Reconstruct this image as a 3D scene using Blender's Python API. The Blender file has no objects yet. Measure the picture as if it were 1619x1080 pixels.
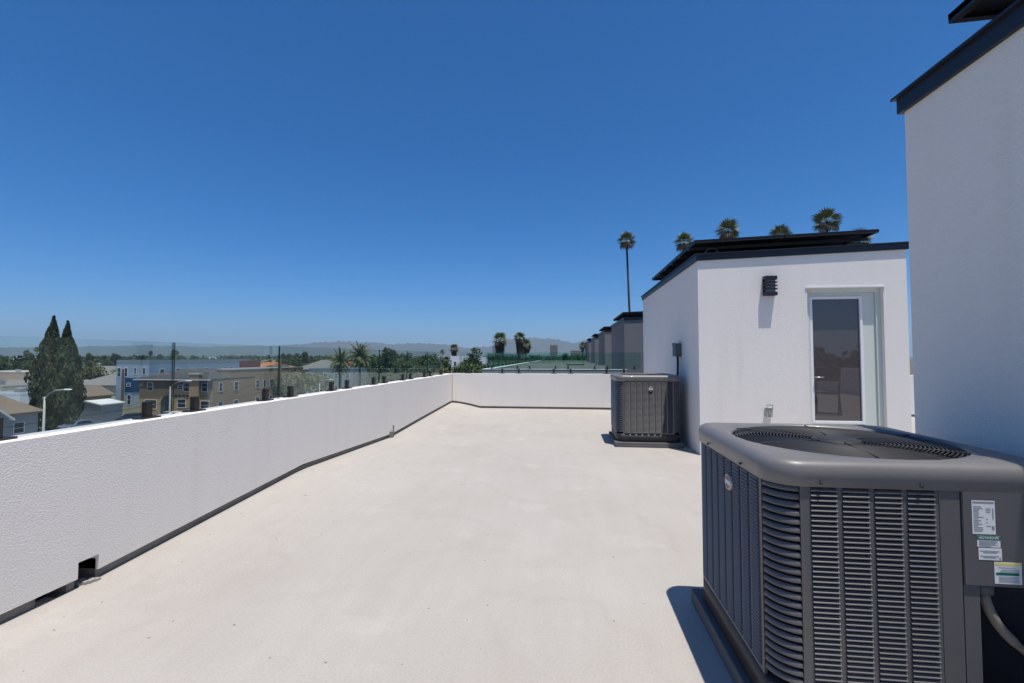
import bpy, bmesh, math, random
from mathutils import Vector, Matrix
random.seed(7)
R = math.radians
scene = bpy.context.scene
col = scene.collection

# ------------------------------------------------------------------ camera
cam_d = bpy.data.cameras.new('camera')
cam_d.sensor_width = 36.0
cam_d.lens = 16.0
cam_d.clip_start = 0.05
cam_d.clip_end = 30000
cam_d.shift_y = -4.0 / 1619
cam = bpy.data.objects.new('camera', cam_d)
col.objects.link(cam)
cam.location = (0, 0, 1.3)
cam.rotation_euler = (R(90 + 2.2), 0, R(6.58))
scene.camera = cam
# ------------------------------------------------------------------ world, sun, exposure
SUN_TRAVEL = Vector((-0.145, 0.20, -1.0)).normalized()
SUN_EL = math.asin(-SUN_TRAVEL.z)
SUN_AZ = math.atan2(-SUN_TRAVEL.x, -SUN_TRAVEL.y)
world = bpy.data.worlds.new('World')
scene.world = world
world.use_nodes = True
wn = world.node_tree
wn.nodes.clear()
sky = wn.nodes.new('ShaderNodeTexSky')
sky.sky_type = 'NISHITA'
sky.sun_disc = False
sky.sun_elevation = SUN_EL
sky.sun_rotation = SUN_AZ
sky.altitude = 2000
sky.air_density = 1.0
sky.dust_density = 3.0
sky.ozone_density = 10.0
wb = wn.nodes.new('ShaderNodeBackground')
wb.inputs[1].default_value = 0.112
wo = wn.nodes.new('ShaderNodeOutputWorld')
hs = wn.nodes.new('ShaderNodeHueSaturation'); hs.inputs['Saturation'].default_value = 1.24
wn.links.new(sky.outputs[0], hs.inputs['Color']); wn.links.new(hs.outputs[0], wb.inputs[0])
wn.links.new(wb.outputs[0], wo.inputs[0])
sd = bpy.data.lights.new('sun', 'SUN')
sd.energy = 4.5
sd.angle = R(0.53)
sd.color = (1.0, 0.945, 0.86)
sun = bpy.data.objects.new('sun', sd)
col.objects.link(sun)
sun.location = (3, -4, 30)
sun.rotation_euler = SUN_TRAVEL.to_track_quat('-Z', 'Y').to_euler()
vs = scene.view_settings
vs.view_transform = 'Standard'
vs.look = 'None'
vs.exposure = 0.22
vs.gamma = 1.0
scene.render.engine = 'CYCLES'
scene.cycles.use_denoising = True
scene.cycles.max_bounces = 8
scene.cycles.transparent_max_bounces = 24
scene.cycles.volume_bounces = 0

# ------------------------------------------------------------------ materials
def mat(name, c, rough=0.8, spec=0.3, metal=0.0, bump=None, var=None, coat=0.0):
    """var = (scale, amount, colour2); bump = (scale, strength, distance)"""
    m = bpy.data.materials.new(name); m.use_nodes = True
    nt = m.node_tree; b = nt.nodes['Principled BSDF']
    b.inputs['Base Color'].default_value = (*c, 1)
    b.inputs['Roughness'].default_value = rough
    b.inputs['Specular IOR Level'].default_value = spec
    b.inputs['Metallic'].default_value = metal
    b.inputs['Coat Weight'].default_value = coat
    tc = nt.nodes.new('ShaderNodeTexCoord')
    if var:
        n = nt.nodes.new('ShaderNodeTexNoise'); n.inputs['Scale'].default_value = var[0]
        n.inputs['Detail'].default_value = 6; n.inputs['Roughness'].default_value = 0.6
        r = nt.nodes.new('ShaderNodeValToRGB')
        r.color_ramp.elements[0].position = 0.5 - var[1] / 2; r.color_ramp.elements[1].position = 0.5 + var[1] / 2
        r.color_ramp.elements[0].color = (*c, 1); r.color_ramp.elements[1].color = (*var[2], 1)
        nt.links.new(tc.outputs['Object'], n.inputs['Vector'])
        nt.links.new(n.outputs['Fac'], r.inputs['Fac']); nt.links.new(r.outputs['Color'], b.inputs['Base Color'])
    if bump:
        n2 = nt.nodes.new('ShaderNodeTexNoise'); n2.inputs['Scale'].default_value = bump[0]
        n2.inputs['Detail'].default_value = 4
        bp = nt.nodes.new('ShaderNodeBump'); bp.inputs['Strength'].default_value = bump[1]
        bp.inputs['Distance'].default_value = bump[2]
        nt.links.new(tc.outputs['Object'], n2.inputs['Vector'])
        nt.links.new(n2.outputs['Fac'], bp.inputs['Height']); nt.links.new(bp.outputs['Normal'], b.inputs['Normal'])
    return m

M = {}
M['stucco'] = mat('white stucco', (.83, .79, .738), .95, .1, bump=(120, .8, .007), var=(1.3, .9, (.785, .747, .698)))
def streaks(m, c):
    nt = m.node_tree; b = nt.nodes['Principled BSDF']; tc = nt.nodes.new('ShaderNodeTexCoord')
    mp = nt.nodes.new('ShaderNodeMapping'); mp.inputs['Scale'].default_value = (4.5, 4.5, .35)
    n = nt.nodes.new('ShaderNodeTexNoise'); n.inputs['Scale'].default_value = 1.4; n.inputs['Detail'].default_value = 7
    r = nt.nodes.new('ShaderNodeValToRGB'); r.color_ramp.elements[0].position = .52; r.color_ramp.elements[1].position = .78
    r.color_ramp.elements[0].color = (1, 1, 1, 1); r.color_ramp.elements[1].color = (*c, 1)
    x = nt.nodes.new('ShaderNodeMixRGB'); x.blend_type = 'MULTIPLY'; x.inputs[0].default_value = 1
    l = b.inputs['Base Color'].links[0].from_socket
    nt.links.new(tc.outputs['Object'], mp.inputs[0]); nt.links.new(mp.outputs[0], n.inputs['Vector']); nt.links.new(n.outputs['Fac'], r.inputs['Fac'])
    nt.links.new(l, x.inputs[1]); nt.links.new(r.outputs[0], x.inputs[2]); nt.links.new(x.outputs[0], b.inputs['Base Color'])
streaks(M['stucco'], (.955, .95, .94))
M['stucco_grey'] = mat('grey stucco', (.20, .195, .20), .95, .1, bump=(140, .5, .005), var=(1.1, .9, (.17, .165, .17)))
M['fascia'] = mat('navy fascia metal', (.010, .012, .020), .45, .5)
M['black_metal'] = mat('black metal', (.012, .011, .012), .4, .5, var=(30, .6, (.018, .014, .012)))
M['solar'] = mat('solar backsheet', (.012, .011, .013), .5, .4)
M['solar_cell'] = mat('solar cell glass', (.008, .01, .02), .08, .6)
M['flashing'] = mat('base flashing', (.24, .23, .21), .7, .3, var=(9, .7, (.11, .10, .09)))
M['trim'] = mat('pale door paint', (.62, .66, .60), .5, .4)
M['trim_white'] = mat('white door paint', (.78, .78, .79), .4, .4)
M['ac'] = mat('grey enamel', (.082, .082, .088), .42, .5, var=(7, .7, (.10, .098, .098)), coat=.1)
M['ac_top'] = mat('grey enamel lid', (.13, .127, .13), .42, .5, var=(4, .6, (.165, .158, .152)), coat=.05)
M['ac_dark'] = mat('condenser coil', (.006, .008, .016), .6, .3)
M['ac_wire'] = mat('black coated wire', (.026, .026, .028), .55, .4)
M['ac_base'] = mat('base pan', (.022, .022, .024), .5, .4)
M['pad'] = mat('equipment pad', (.10, .10, .108), .8, .3, var=(6, .8, (.13, .128, .13)))
M['brass'] = mat('worn chrome', (.42, .40, .38), .4, .5, metal=.8)
M['badge_red'] = mat('badge red', (.26, .10, .075), .4, .5)
M['sticker'] = mat('sticker white', (.62, .64, .66), .5, .3)
M['sticker_grey'] = mat('sticker print', (.22, .23, .25), .6, .2)
M['sticker_green'] = mat('sticker green', (.0, .12, .08), .5, .3)
M['sticker_yellow'] = mat('sticker yellow', (.62, .56, .16), .5, .3)
M['conduit'] = mat('grey flexible conduit', (.20, .18, .15), .6, .3)
M['box_grey'] = mat('grey electrical box', (.09, .11, .11), .5, .4)
M['outlet'] = mat('outlet cover', (.35, .36, .34), .4, .5)
M['glass_edge'] = mat('glass edge', (.008, .03, .026), .25, .5)
M['glass_top'] = mat('glass top edge', (.20, .36, .33), .2, .5)
M['white'] = mat('white paint', (.76, .77, .79), .7, .3)
M['asphalt'] = mat('asphalt', (.055, .056, .06), .9, .2, var=(.4, .8, (.075, .075, .078)))
M['concrete'] = mat('concrete', (.36, .34, .31), .9, .2, var=(.6, .8, (.30, .29, .27)))
M['bark'] = mat('bark', (.10, .075, .055), .95, .1, var=(4, .7, (.06, .045, .035)))
M['palmtrunk'] = mat('palm trunk', (.085, .07, .058), .95, .1, var=(3, .7, (.05, .04, .034)))
M['skirt'] = mat('dead frond skirt', (.10, .075, .045), .95, .1, var=(5, .7, (.06, .042, .026)))
M['pane'] = mat('window pane', (.03, .04, .055), .05, .6)
M['lamp'] = mat('galvanised pole', (.36, .36, .35), .5, .4)
M['wood_pole'] = mat('utility pole wood', (.09, .06, .045), .9, .1)
M['tire'] = mat('tyre', (.015, .015, .016), .8, .2)
M['car_dark'] = mat('dark car paint', (.012, .015, .022), .15, .5, coat=.6)
M['car_white'] = mat('white car paint', (.72, .73, .74), .2, .5, coat=.5)
M['car_grey'] = mat('blue grey car paint', (.12, .16, .22), .2, .5, coat=.5)
M['car_glass'] = mat('car glass', (.015, .018, .022), .05, .6)
M['red_light'] = mat('tail lamp', (.35, .01, .01), .3, .5)

def leafmat(name, c1, c2, c3):
    m = bpy.data.materials.new(name); m.use_nodes = True
    nt = m.node_tree; b = nt.nodes['Principled BSDF']
    b.inputs['Roughness'].default_value = .65; b.inputs['Specular IOR Level'].default_value = .25
    oi = nt.nodes.new('ShaderNodeObjectInfo'); tc = nt.nodes.new('ShaderNodeTexCoord')
    n = nt.nodes.new('ShaderNodeTexNoise'); n.inputs['Scale'].default_value = 1.1; n.inputs['Detail'].default_value = 3
    r = nt.nodes.new('ShaderNodeValToRGB')
    r.color_ramp.elements[0].position = .36; r.color_ramp.elements[1].position = .66
    r.color_ramp.elements[0].color = (*c1, 1); r.color_ramp.elements[1].color = (*c2, 1)
    mx = nt.nodes.new('ShaderNodeMixRGB'); mx.inputs[2].default_value = (*c3, 1)
    mu = nt.nodes.new('ShaderNodeMath'); mu.operation = 'MULTIPLY'; mu.inputs[1].default_value = .6
    nt.links.new(tc.outputs['Object'], n.inputs['Vector']); nt.links.new(n.outputs['Fac'], r.inputs['Fac'])
    nt.links.new(oi.outputs['Random'], mu.inputs[0]); nt.links.new(mu.outputs[0], mx.inputs[0])
    nt.links.new(r.outputs['Color'], mx.inputs[1]); nt.links.new(mx.outputs[0], b.inputs['Base Color'])
    return m
M['leaf'] = leafmat('broad leaf', (.04, .07, .02), (.105, .145, .042), (.07, .09, .04))
M['leaf_dark'] = leafmat('dark leaf', (.028, .048, .02), (.065, .095, .036), (.045, .068, .034))
M['leaf_yellow'] = leafmat('yellow green leaf', (.07, .085, .02), (.15, .16, .045), (.10, .10, .04))
M['cypress'] = leafmat('cypress leaf', (.026, .042, .018), (.08, .098, .045), (.04, .05, .026))
M['palm'] = leafmat('palm frond', (.09, .115, .04), (.24, .25, .10), (.15, .15, .07))
M['palm_dry'] = leafmat('dry palm frond', (.16, .11, .055), (.24, .17, .09), (.18, .12, .07))

def floor_material():
    m = mat('roof deck coating', (.45, .42, .40), .85, .2)
    nt = m.node_tree; b = nt.nodes['Principled BSDF']; tc = nt.nodes.new('ShaderNodeTexCoord')
    def noise(s, d=5, rgh=.6):
        n = nt.nodes.new('ShaderNodeTexNoise'); n.inputs['Scale'].default_value = s
        n.inputs['Detail'].default_value = d; n.inputs['Roughness'].default_value = rgh
        nt.links.new(tc.outputs['Object'], n.inputs['Vector']); return n
    def ramp(src, p0, p1, a, c):
        r = nt.nodes.new('ShaderNodeValToRGB'); r.color_ramp.elements[0].position = p0; r.color_ramp.elements[1].position = p1
        r.color_ramp.elements[0].color = (*a, 1); r.color_ramp.elements[1].color = (*c, 1)
        nt.links.new(src.outputs['Fac'], r.inputs['Fac']); return r
    base = ramp(noise(.55, 6), .3, .72, (.385, .355, .325), (.435, .408, .375))
    patch = ramp(noise(1.7, 8, .7), .56, .74, (0, 0, 0), (1, 1, 1))
    fine = ramp(noise(90, 3), .3, .7, (.92, .92, .92), (1.05, 1.05, 1.05))
    speck = ramp(noise(28, 1), .77, .80, (1, 1, 1), (.45, .40, .36))
    ring = nt.nodes.new('ShaderNodeValToRGB'); e = ring.color_ramp.elements
    e[0].position = .47; e[1].position = .53; e[0].color = e[1].color = (1, 1, 1, 1)
    q = e.new(.497); q.color = (.975, .97, .965, 1); q = e.new(.503); q.color = (.97, .965, .96, 1)
    nt.links.new(noise(.8, 3, .5).outputs['Fac'], ring.inputs['Fac'])
    mp = nt.nodes.new('ShaderNodeMapping'); mp.inputs['Scale'].default_value = (5.0, .45, 1); mp.inputs['Rotation'].default_value = (0, 0, R(12))
    nt.links.new(tc.outputs['Object'], mp.inputs[0])
    rl = noise(1.6, 6, .65); nt.links.new(mp.outputs[0], rl.inputs['Vector'])
    roll = ramp(rl, .35, .7, (.972, .97, .966), (1.015, 1.015, 1.015))
    mx = nt.nodes.new('ShaderNodeMixRGB'); mx.inputs[2].default_value = (.465, .44, .40, 1)
    nt.links.new(patch.outputs[0], mx.inputs[0]); nt.links.new(base.outputs[0], mx.inputs[1])
    m1 = nt.nodes.new('ShaderNodeMixRGB'); m1.blend_type = 'MULTIPLY'; m1.inputs[0].default_value = 1
    m2 = nt.nodes.new('ShaderNodeMixRGB'); m2.blend_type = 'MULTIPLY'; m2.inputs[0].default_value = 1
    nt.links.new(mx.outputs[0], m1.inputs[1]); nt.links.new(fine.outputs[0], m1.inputs[2])
    nt.links.new(m1.outputs[0], m2.inputs[1]); nt.links.new(speck.outputs[0], m2.inputs[2])
    m3 = nt.nodes.new('ShaderNodeMixRGB'); m3.blend_type = 'MULTIPLY'; m3.inputs[0].default_value = 1
    m4 = nt.nodes.new('ShaderNodeMixRGB'); m4.blend_type = 'MULTIPLY'; m4.inputs[0].default_value = 1
    nt.links.new(m2.outputs[0], m3.inputs[1]); nt.links.new(ring.outputs[0], m3.inputs[2]); nt.links.new(m3.outputs[0], m4.inputs[1]); nt.links.new(roll.outputs[0], m4.inputs[2])
    nt.links.new(m4.outputs[0], b.inputs['Base Color'])
    bp = nt.nodes.new('ShaderNodeBump'); bp.inputs['Strength'].default_value = .35; bp.inputs['Distance'].default_value = .004
    nt.links.new(noise(120, 4).outputs['Fac'], bp.inputs['Height']); nt.links.new(bp.outputs[0], b.inputs['Normal'])
    return m
M['deck'] = floor_material()

def glass_material(name, tint, refl=1.0):
    m = bpy.data.materials.new(name); m.use_nodes = True
    nt = m.node_tree; nt.nodes.remove(nt.nodes['Principled BSDF'])
    out = nt.nodes['Material Output']
    t = nt.nodes.new('ShaderNodeBsdfTransparent'); t.inputs[0].default_value = (*tint, 1)
    g = nt.nodes.new('ShaderNodeBsdfGlossy'); g.inputs['Roughness'].default_value = .01; g.inputs[0].default_value = (.9, 1, .97, 1)
    fr = nt.nodes.new('ShaderNodeFresnel'); fr.inputs[0].default_value = 1.45
    mu = nt.nodes.new('ShaderNodeMath'); mu.operation = 'MULTIPLY'; mu.inputs[1].default_value = refl
    mx = nt.nodes.new('ShaderNodeMixShader')
    nt.links.new(fr.outputs[0], mu.inputs[0]); nt.links.new(mu.outputs[0], mx.inputs[0])
    nt.links.new(t.outputs[0], mx.inputs[1]); nt.links.new(g.outputs[0], mx.inputs[2])
    nt.links.new(mx.outputs[0], out.inputs[0])
    return m
M['glass'] = glass_material('railing glass', (.92, .962, .948), .25)
M['glass_green'] = glass_material('green railing glass', (.80, .925, .895), .4)

def brick_material(name, c1, c2, mortar, scale):
    m = mat(name, c1, .9, .15); nt = m.node_tree; b = nt.nodes['Principled BSDF']
    tc = nt.nodes.new('ShaderNodeTexCoord'); br = nt.nodes.new('ShaderNodeTexBrick')
    mp = nt.nodes.new('ShaderNodeMapping'); mp.inputs['Rotation'].default_value = (R(90), 0, 0)
    n = nt.nodes.new('ShaderNodeTexNoise'); n.inputs['Scale'].default_value = .35; n.inputs['Detail'].default_value = 5
    br.inputs['Color1'].default_value = (*c1, 1); br.inputs['Color2'].default_value = (*c2, 1); br.inputs['Mortar'].default_value = (*mortar, 1)
    br.inputs['Scale'].default_value = scale; br.inputs['Mortar Size'].default_value = .012
    mx = nt.nodes.new('ShaderNodeMixRGB'); mx.blend_type = 'MULTIPLY'; mx.inputs[0].default_value = .5
    nt.links.new(tc.outputs['Object'], mp.inputs[0]); nt.links.new(mp.outputs[0], br.inputs['Vector'])
    nt.links.new(tc.outputs['Object'], n.inputs['Vector'])
    nt.links.new(br.outputs['Color'], mx.inputs[1]); nt.links.new(n.outputs['Color'], mx.inputs[2])
    nt.links.new(mx.outputs[0], b.inputs['Base Color'])
    return m
M['brick'] = mat('tan brick', (.48, .34, .20), .9, .15, var=(6, .9, (.36, .245, .145)), bump=(14, .5, .02))
M['brick_dark'] = mat('brown shingle band', (.17, .125, .095), .9, .15, var=(2, .8, (.13, .095, .075)))
def siding_material(name, c, pitch):
    m = mat(name, c, .7, .3); nt = m.node_tree; b = nt.nodes['Principled BSDF']
    tc = nt.nodes.new('ShaderNodeTexCoord'); w = nt.nodes.new('ShaderNodeTexWave')
    w.bands_direction = 'Z'; w.wave_profile = 'SAW'; w.inputs['Scale'].default_value = .314 / pitch
    bp = nt.nodes.new('ShaderNodeBump'); bp.inputs['Distance'].default_value = .05
    nt.links.new(tc.outputs['Object'], w.inputs['Vector']); nt.links.new(w.outputs['Fac'], bp.inputs['Height'])
    nt.links.new(bp.outputs[0], b.inputs['Normal'])
    return m
M['siding'] = siding_material('pale blue white siding', (.68, .74, .80), .35)
M['siding_grey'] = siding_material('grey siding', (.26, .30, .33), .3)
M['panel_blue'] = mat('deep blue panel', (.018, .075, .17), .6, .3)
M['tan'] = mat('tan stucco', (.46, .33, .22), .9, .1)
M['cream'] = mat('cream stucco', (.58, .52, .43), .9, .1)
M['bluegrey'] = mat('blue grey wall', (.25, .30, .34), .9, .1)
M['roof_dark'] = mat('dark shingle', (.06, .06, .066), .9, .1, var=(1.5, .8, (.085, .083, .085)))
M['roof_grey'] = mat('grey shingle', (.17, .165, .16), .9, .1, var=(.8, .8, (.22, .21, .20)))
M['roof_brown'] = mat('brown shingle', (.15, .12, .095), .9, .1, var=(.8, .8, (.19, .155, .125)))
M['roof_white'] = mat('white membrane roof', (.62, .63, .62), .8, .2, var=(.4, .8, (.5, .5, .5)))
M['roof_red'] = mat('terracotta tile', (.42, .17, .09), .9, .1, var=(1.5, .8, (.34, .14, .08)))
M['red_panel'] = mat('red panel', (.22, .03, .02), .7, .2)

# ------------------------------------------------------------------ mesh helpers
class MB:
    def __init__(s): s.v = []; s.f = []; s.mi = []; s.sm = []; s.m = 0
    def add(s, vs, fs, smooth=False):
        o = len(s.v); s.v += [tuple(p) for p in vs]
        for f in fs:
            s.f.append([i + o for i in f]); s.mi.append(s.m); s.sm.append(smooth)
        return s
    def box(s, x0, x1, y0, y1, z0, z1, top=None, bot=None, skip=()):
        t = top or (lambda x, y: z1); b = bot or (lambda x, y: z0)
        q = [(x0, y0), (x1, y0), (x1, y1), (x0, y1)]
        v = [(x, y, b(x, y)) for x, y in q] + [(x, y, t(x, y)) for x, y in q]
        F = dict(b=(3, 2, 1, 0), t=(4, 5, 6, 7), s=(0, 1, 5, 4), e=(1, 2, 6, 5), n=(2, 3, 7, 6), w=(3, 0, 4, 7))
        return s.add(v, [f for k, f in F.items() if k not in skip])
    def tube(s, pts, r, n=8, cap=True):
        pts = [Vector(p) for p in pts]; rs = r if isinstance(r, (list, tuple)) else [r] * len(pts)
        V = []
        for i, p in enumerate(pts):
            t = (pts[min(i + 1, len(pts) - 1)] - pts[max(i - 1, 0)]).normalized()
            a = Vector((1, 0, 0)) if abs(t.x) < .8 else Vector((0, 1, 0))
            u = t.cross(a).normalized(); w = t.cross(u)
            for k in range(n):
                an = 2 * math.pi * k / n; V.append(p + (u * math.cos(an) + w * math.sin(an)) * rs[i])
        F = [(i * n + k, i * n + (k + 1) % n, (i + 1) * n + (k + 1) % n, (i + 1) * n + k) for i in range(len(pts) - 1) for k in range(n)]
        if cap: F += [tuple(range(n)), tuple(range((len(pts) - 1) * n, len(pts) * n))]
        return s.add(V, F, True)
    def loops(s, loops, close=True, capa=False, capb=False, smooth=True):
        n = len(loops[0]); V = [p for l in loops for p in l]
        F = [(i * n + k, i * n + (k + 1) % n, (i + 1) * n + (k + 1) % n, (i + 1) * n + k) for i in range(len(loops) - 1) for k in range(n if close else n - 1)]
        if capa: F.append(tuple(reversed(range(n))))
        if capb: F.append(tuple(range((len(loops) - 1) * n, len(loops) * n)))
        return s.add(V, F, smooth)
    def prism(s, poly, axis, a, b):
        """poly of 2-D points extruded along axis 'x' or 'y' or 'z'"""
        def P(p, t): return {'x': (t, p[0], p[1]), 'y': (p[0], t, p[1]), 'z': (p[0], p[1], t)}[axis]
        n = len(poly)
        return s.add([P(p, a) for p in poly] + [P(p, b) for p in poly],
                     [tuple(range(n)), tuple(range(2 * n - 1, n - 1, -1))] + [(i, (i + 1) % n, n + (i + 1) % n, n + i) for i in range(n)])
    def mesh(s, name, mats):
        me = bpy.data.meshes.new(name); me.from_pydata(s.v, [], s.f)
        for m in (mats if isinstance(mats, (list, tuple)) else [mats]): me.materials.append(m)
        for p, i, sm in zip(me.polygons, s.mi, s.sm): p.material_index = i; p.use_smooth = sm
        bm = bmesh.new(); bm.from_mesh(me); bmesh.ops.recalc_face_normals(bm, faces=bm.faces); bm.to_mesh(me); bm.free()
        me.update(); return me
    def build(s, name, mats, parent=None, bevel=0):
        o = bpy.data.objects.new(name, s.mesh(name, mats)); col.objects.link(o); o.parent = parent
        if bevel:
            b = o.modifiers.new('bevel', 'BEVEL'); b.width = bevel; b.segments = 2; b.limit_method = 'ANGLE'
        return o

def tag(o, label, cat, group=None):
    o['label'] = label; o['category'] = cat
    if group: o['group'] = group
    return o
def struct(o): o['kind'] = 'structure'; return o
def stuff(o, label=None, cat=None):
    o['kind'] = 'stuff'
    if label: o['label'] = label; o['category'] = cat
    return o
def thing(name, label, cat, loc=(0, 0, 0), rz=0, group=None):
    o = bpy.data.objects.new(name, None); col.objects.link(o)
    o.location = loc; o.rotation_euler = (0, 0, rz); o.empty_display_size = .2
    return tag(o, label, cat, group)
def inst(name, me, parent=None, loc=(0, 0, 0), rot=(0, 0, 0), sc=(1, 1, 1)):
    o = bpy.data.objects.new(name, me); col.objects.link(o); o.parent = parent
    o.location = loc; o.rotation_euler = rot; o.scale = sc
    return o
def copy_tree(o, parent=None):
    c = o.copy(); col.objects.link(c); c.parent = parent
    for ch in o.children: copy_tree(ch, c)
    return c
def lerp_table(t, x):
    if x <= t[0][0]: return t[0][1]
    for (a, va), (b, vb) in zip(t, t[1:]):
        if x <= b: return va + (vb - va) * (x - a) / (b - a)
    return t[-1][1]

GZ = -9.0            # street level below the roof deck
XW = -2.71           # inner face of the street-side parapet
YF = 10.80           # inner face of the far parapet
PT = 0.88            # parapet top

# ------------------------------------------------------------------ ground, streets
b = MB(); N = 40
b.add([(-9000, -9000, GZ), (9000, -9000, GZ), (9000, 9000, GZ), (-9000, 9000, GZ)], [(0, 1, 2, 3)])
M['ground'] = mat('city ground', (.16, .15, .12), .95, .1, var=(.02, .5, (.09, .10, .055)))
struct(b.build('ground', M['ground']))
b = MB(); b.box(-61, -44, -120, 420, GZ - .1, GZ + .004)
struct(b.build('road', M['asphalt']))
b = MB(); b.box(-240, -61.2, 112, 136, GZ - .1, GZ + .006)
struct(b.build('cross_road', M['asphalt']))
b = MB(); b.box(-66, -61, -120, 111.8, GZ - .1, GZ + .13); b.box(-44, -40.5, -120, 420, GZ - .1, GZ + .13)
struct(b.build('pavement', M['concrete']))
b = MB(); b.box(-84, -66.02, 59, 71.5, GZ - .1, GZ + .05)
struct(b.build('driveway', M['concrete']))
b = MB()
for y in range(-100, 400, 9): b.box(-52.6, -52.45, y, y + 3, GZ, GZ + .010)
struct(b.build('lane_marking', M['white']))

# ------------------------------------------------------------------ roof deck with its crickets
EDGE = [(-11, .04), (1.9, .0), (2.35, .0), (4.5, .125), (6.95, .03), (8.6, .10), (10.8, .185)]
def deck_z(x, y):
    u = max(0, 1 - (x - XW) / 1.15); u = u * u * (3 - 2 * u)
    v = max(0, 1 - (YF - y) / 1.4); v = v * v * (3 - 2 * v)
    return max(lerp_table(EDGE, y) * u, .065 * v * min(1, max(0, (2.2 - x))), 0)
xs = [XW - .02 + i * .1 for i in range(16)] + [-1.2 + i * .5 for i in range(23)]
ys = [-11 + .4 * i for i in range(30)] + [1 + .2 * i for i in range(50)]
ys = [y for y in ys if y < YF] + [YF + .02]
b = MB()
V = [(x, y, deck_z(x, y)) for y in ys for x in xs]; n = len(xs)
b.add(V, [(j * n + i, j * n + i + 1, (j + 1) * n + i + 1, (j + 1) * n + i) for j in range(len(ys) - 1) for i in range(n - 1)], True)
struct(b.build('roof_deck', M['deck']))
b = MB(); b.box(XW - .19, 10.0, -11.2, YF + .19, GZ, -.03)
tag(b.build('apartment_block', M['stucco']), 'white stucco apartment block carrying the roof terrace', 'building')

# ------------------------------------------------------------------ parapet on the street side and far end
b = MB()
SC = [(2.30, 2.415, .03, .14)]                        # scupper opening in the stucco
stations = sorted(set([-11 + .5 * i for i in range(44)] + [2.30, 2.415, 4.5, 6.95, YF]))
stations = [s for s in stations if s <= YF]
for a, c in zip(stations, stations[1:]):
    za, zc = deck_z(XW, a) + .055, deck_z(XW, c) + .055
    mid = (a + c) / 2
    if 2.30 < mid < 2.415:
        b.box(XW - .2, XW, a, c, .145, PT)
    else:
        b.box(XW - .2, XW, a, c, 0, PT, bot=lambda x, y: za if abs(y - a) < 1e-6 else zc)
fx = [XW - .2 + .3 * i for i in range(16)] + [2.2, 10.0]
fx = sorted(set(round(x, 3) for x in fx if x < 2.0)) + [2.2, 10.0]
fx[0] = XW
for a, c in zip(fx, fx[1:]):
    za, zc = deck_z(a, YF) + .05, deck_z(c, YF) + .05
    b.box(a, c, YF, YF + .2, 0, PT + .01, bot=lambda x, y: za if abs(x - a) < 1e-6 else zc)
b.box(XW - .2, XW, YF, YF + .2, 0, PT)
par = thing('parapet_wall', 'long white stucco parapet wall edging the terrace under the glass railing', 'wall')
b.build('wall', M['stucco'], par)
b = MB(); b.box(XW, XW + .022, YF - .02, YF - .001, .24, PT - .01); b.build('corner_joint', M['cream'], par)
# recessed base flashing
b = MB()
b.box(XW - .18, XW - .022, -11, 2.11, -.03, .16); b.box(XW - .18, XW - .022, 2.26, 2.30, -.03, .07)
b.box(XW - .18, XW - .022, 2.415, YF, -.03, .26, top=lambda x, y: .12 if y < 3 else .26)
b.box(XW - .02, 10, YF + .022, YF + .18, -.03, .30)
b.build('base_flashing', M['flashing'], par)
# open scupper with its crumbled sill
b = MB(); b.box(XW - .18, XW - .15, 2.08, 2.44, -.03, .2)
b.build('scupper_back', M['black_metal'], par)
b = MB()
rnd = random.Random(3)
for k in range(16):
    y = 2.31 + .1 * rnd.random(); x = XW - .08 + .09 * rnd.random(); r = .006 + .010 * rnd.random()
    b.box(x - r, x + r, y - r, y + r, -.01, .008 + .012 * rnd.random())
b.build('broken_stucco', M['concrete'], par)
b = MB()
b.box(XW - .01, XW + .035, 6.86, 6.97, .03, .125); b.box(XW - .01, XW + .012, 7.0, 7.03, .05, .21)
b.build('scupper_bracket', M['flashing'], par, .004)

# ------------------------------------------------------------------ glass railings
def post_mesh():
    b = MB(); b.box(-.019, .019, -.022, .022, .012, .112)
    return b.mesh('clamp', M['black_metal'])
def plate_mesh():
    b = MB(); b.box(-.04, .04, -.07, .07, 0, .012)
    return b.mesh('base_plate', M['black_metal'])
CL, PL = post_mesh(), plate_mesh()
def pane_mesh(length, h, t=.009):
    b = MB(); x = t / 2
    q = [(-x, 0, 0), (x, 0, 0), (x, length, 0), (-x, length, 0), (-x, 0, h), (x, 0, h), (x, length, h), (-x, length, h)]
    b.add(q, [(3, 0, 4, 7), (1, 2, 6, 5)])
    b.m = 1; b.add(q, [(0, 1, 5, 4), (2, 3, 7, 6), (3, 2, 1, 0)])
    b.m = 2; b.add(q, [(4, 5, 6, 7)])
    return b.mesh('glass_pane', [M['glass'], M['glass_edge'], M['glass_top']])
PITCH = 1.236
PANE = pane_mesh(PITCH - .014, .50)
PANE_G = PANE.copy(); PANE_G.materials[0] = M['glass_green']
def railing(label, origin, rz, count, z0, group=None, full=True, green=False):
    t = thing('glass_railing', label, 'railing', (origin[0], origin[1], z0), rz, group)
    for k in range(count):
        y = k * PITCH
        inst('glass_pane', PANE_G if green else PANE, t, (0, y + .007, .022))
        for q in (.20, PITCH - .20):
            c = inst('clamp', CL, t, (0, y + q, 0))
            if full: inst('base_plate', PL, c, (0, 0, 0))
    return t
# joints along the street side fall at y = 3.02 + k * 1.236
railing('frameless glass railing in black clamps along the long street-side parapet', (XW - .115, 3.01 - 11 * PITCH), 0, 17, PT)
railing('frameless glass railing in black clamps on the short end parapet', (XW - .10 + .28, YF + .10), R(-90), 4, PT + .01)

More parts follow.
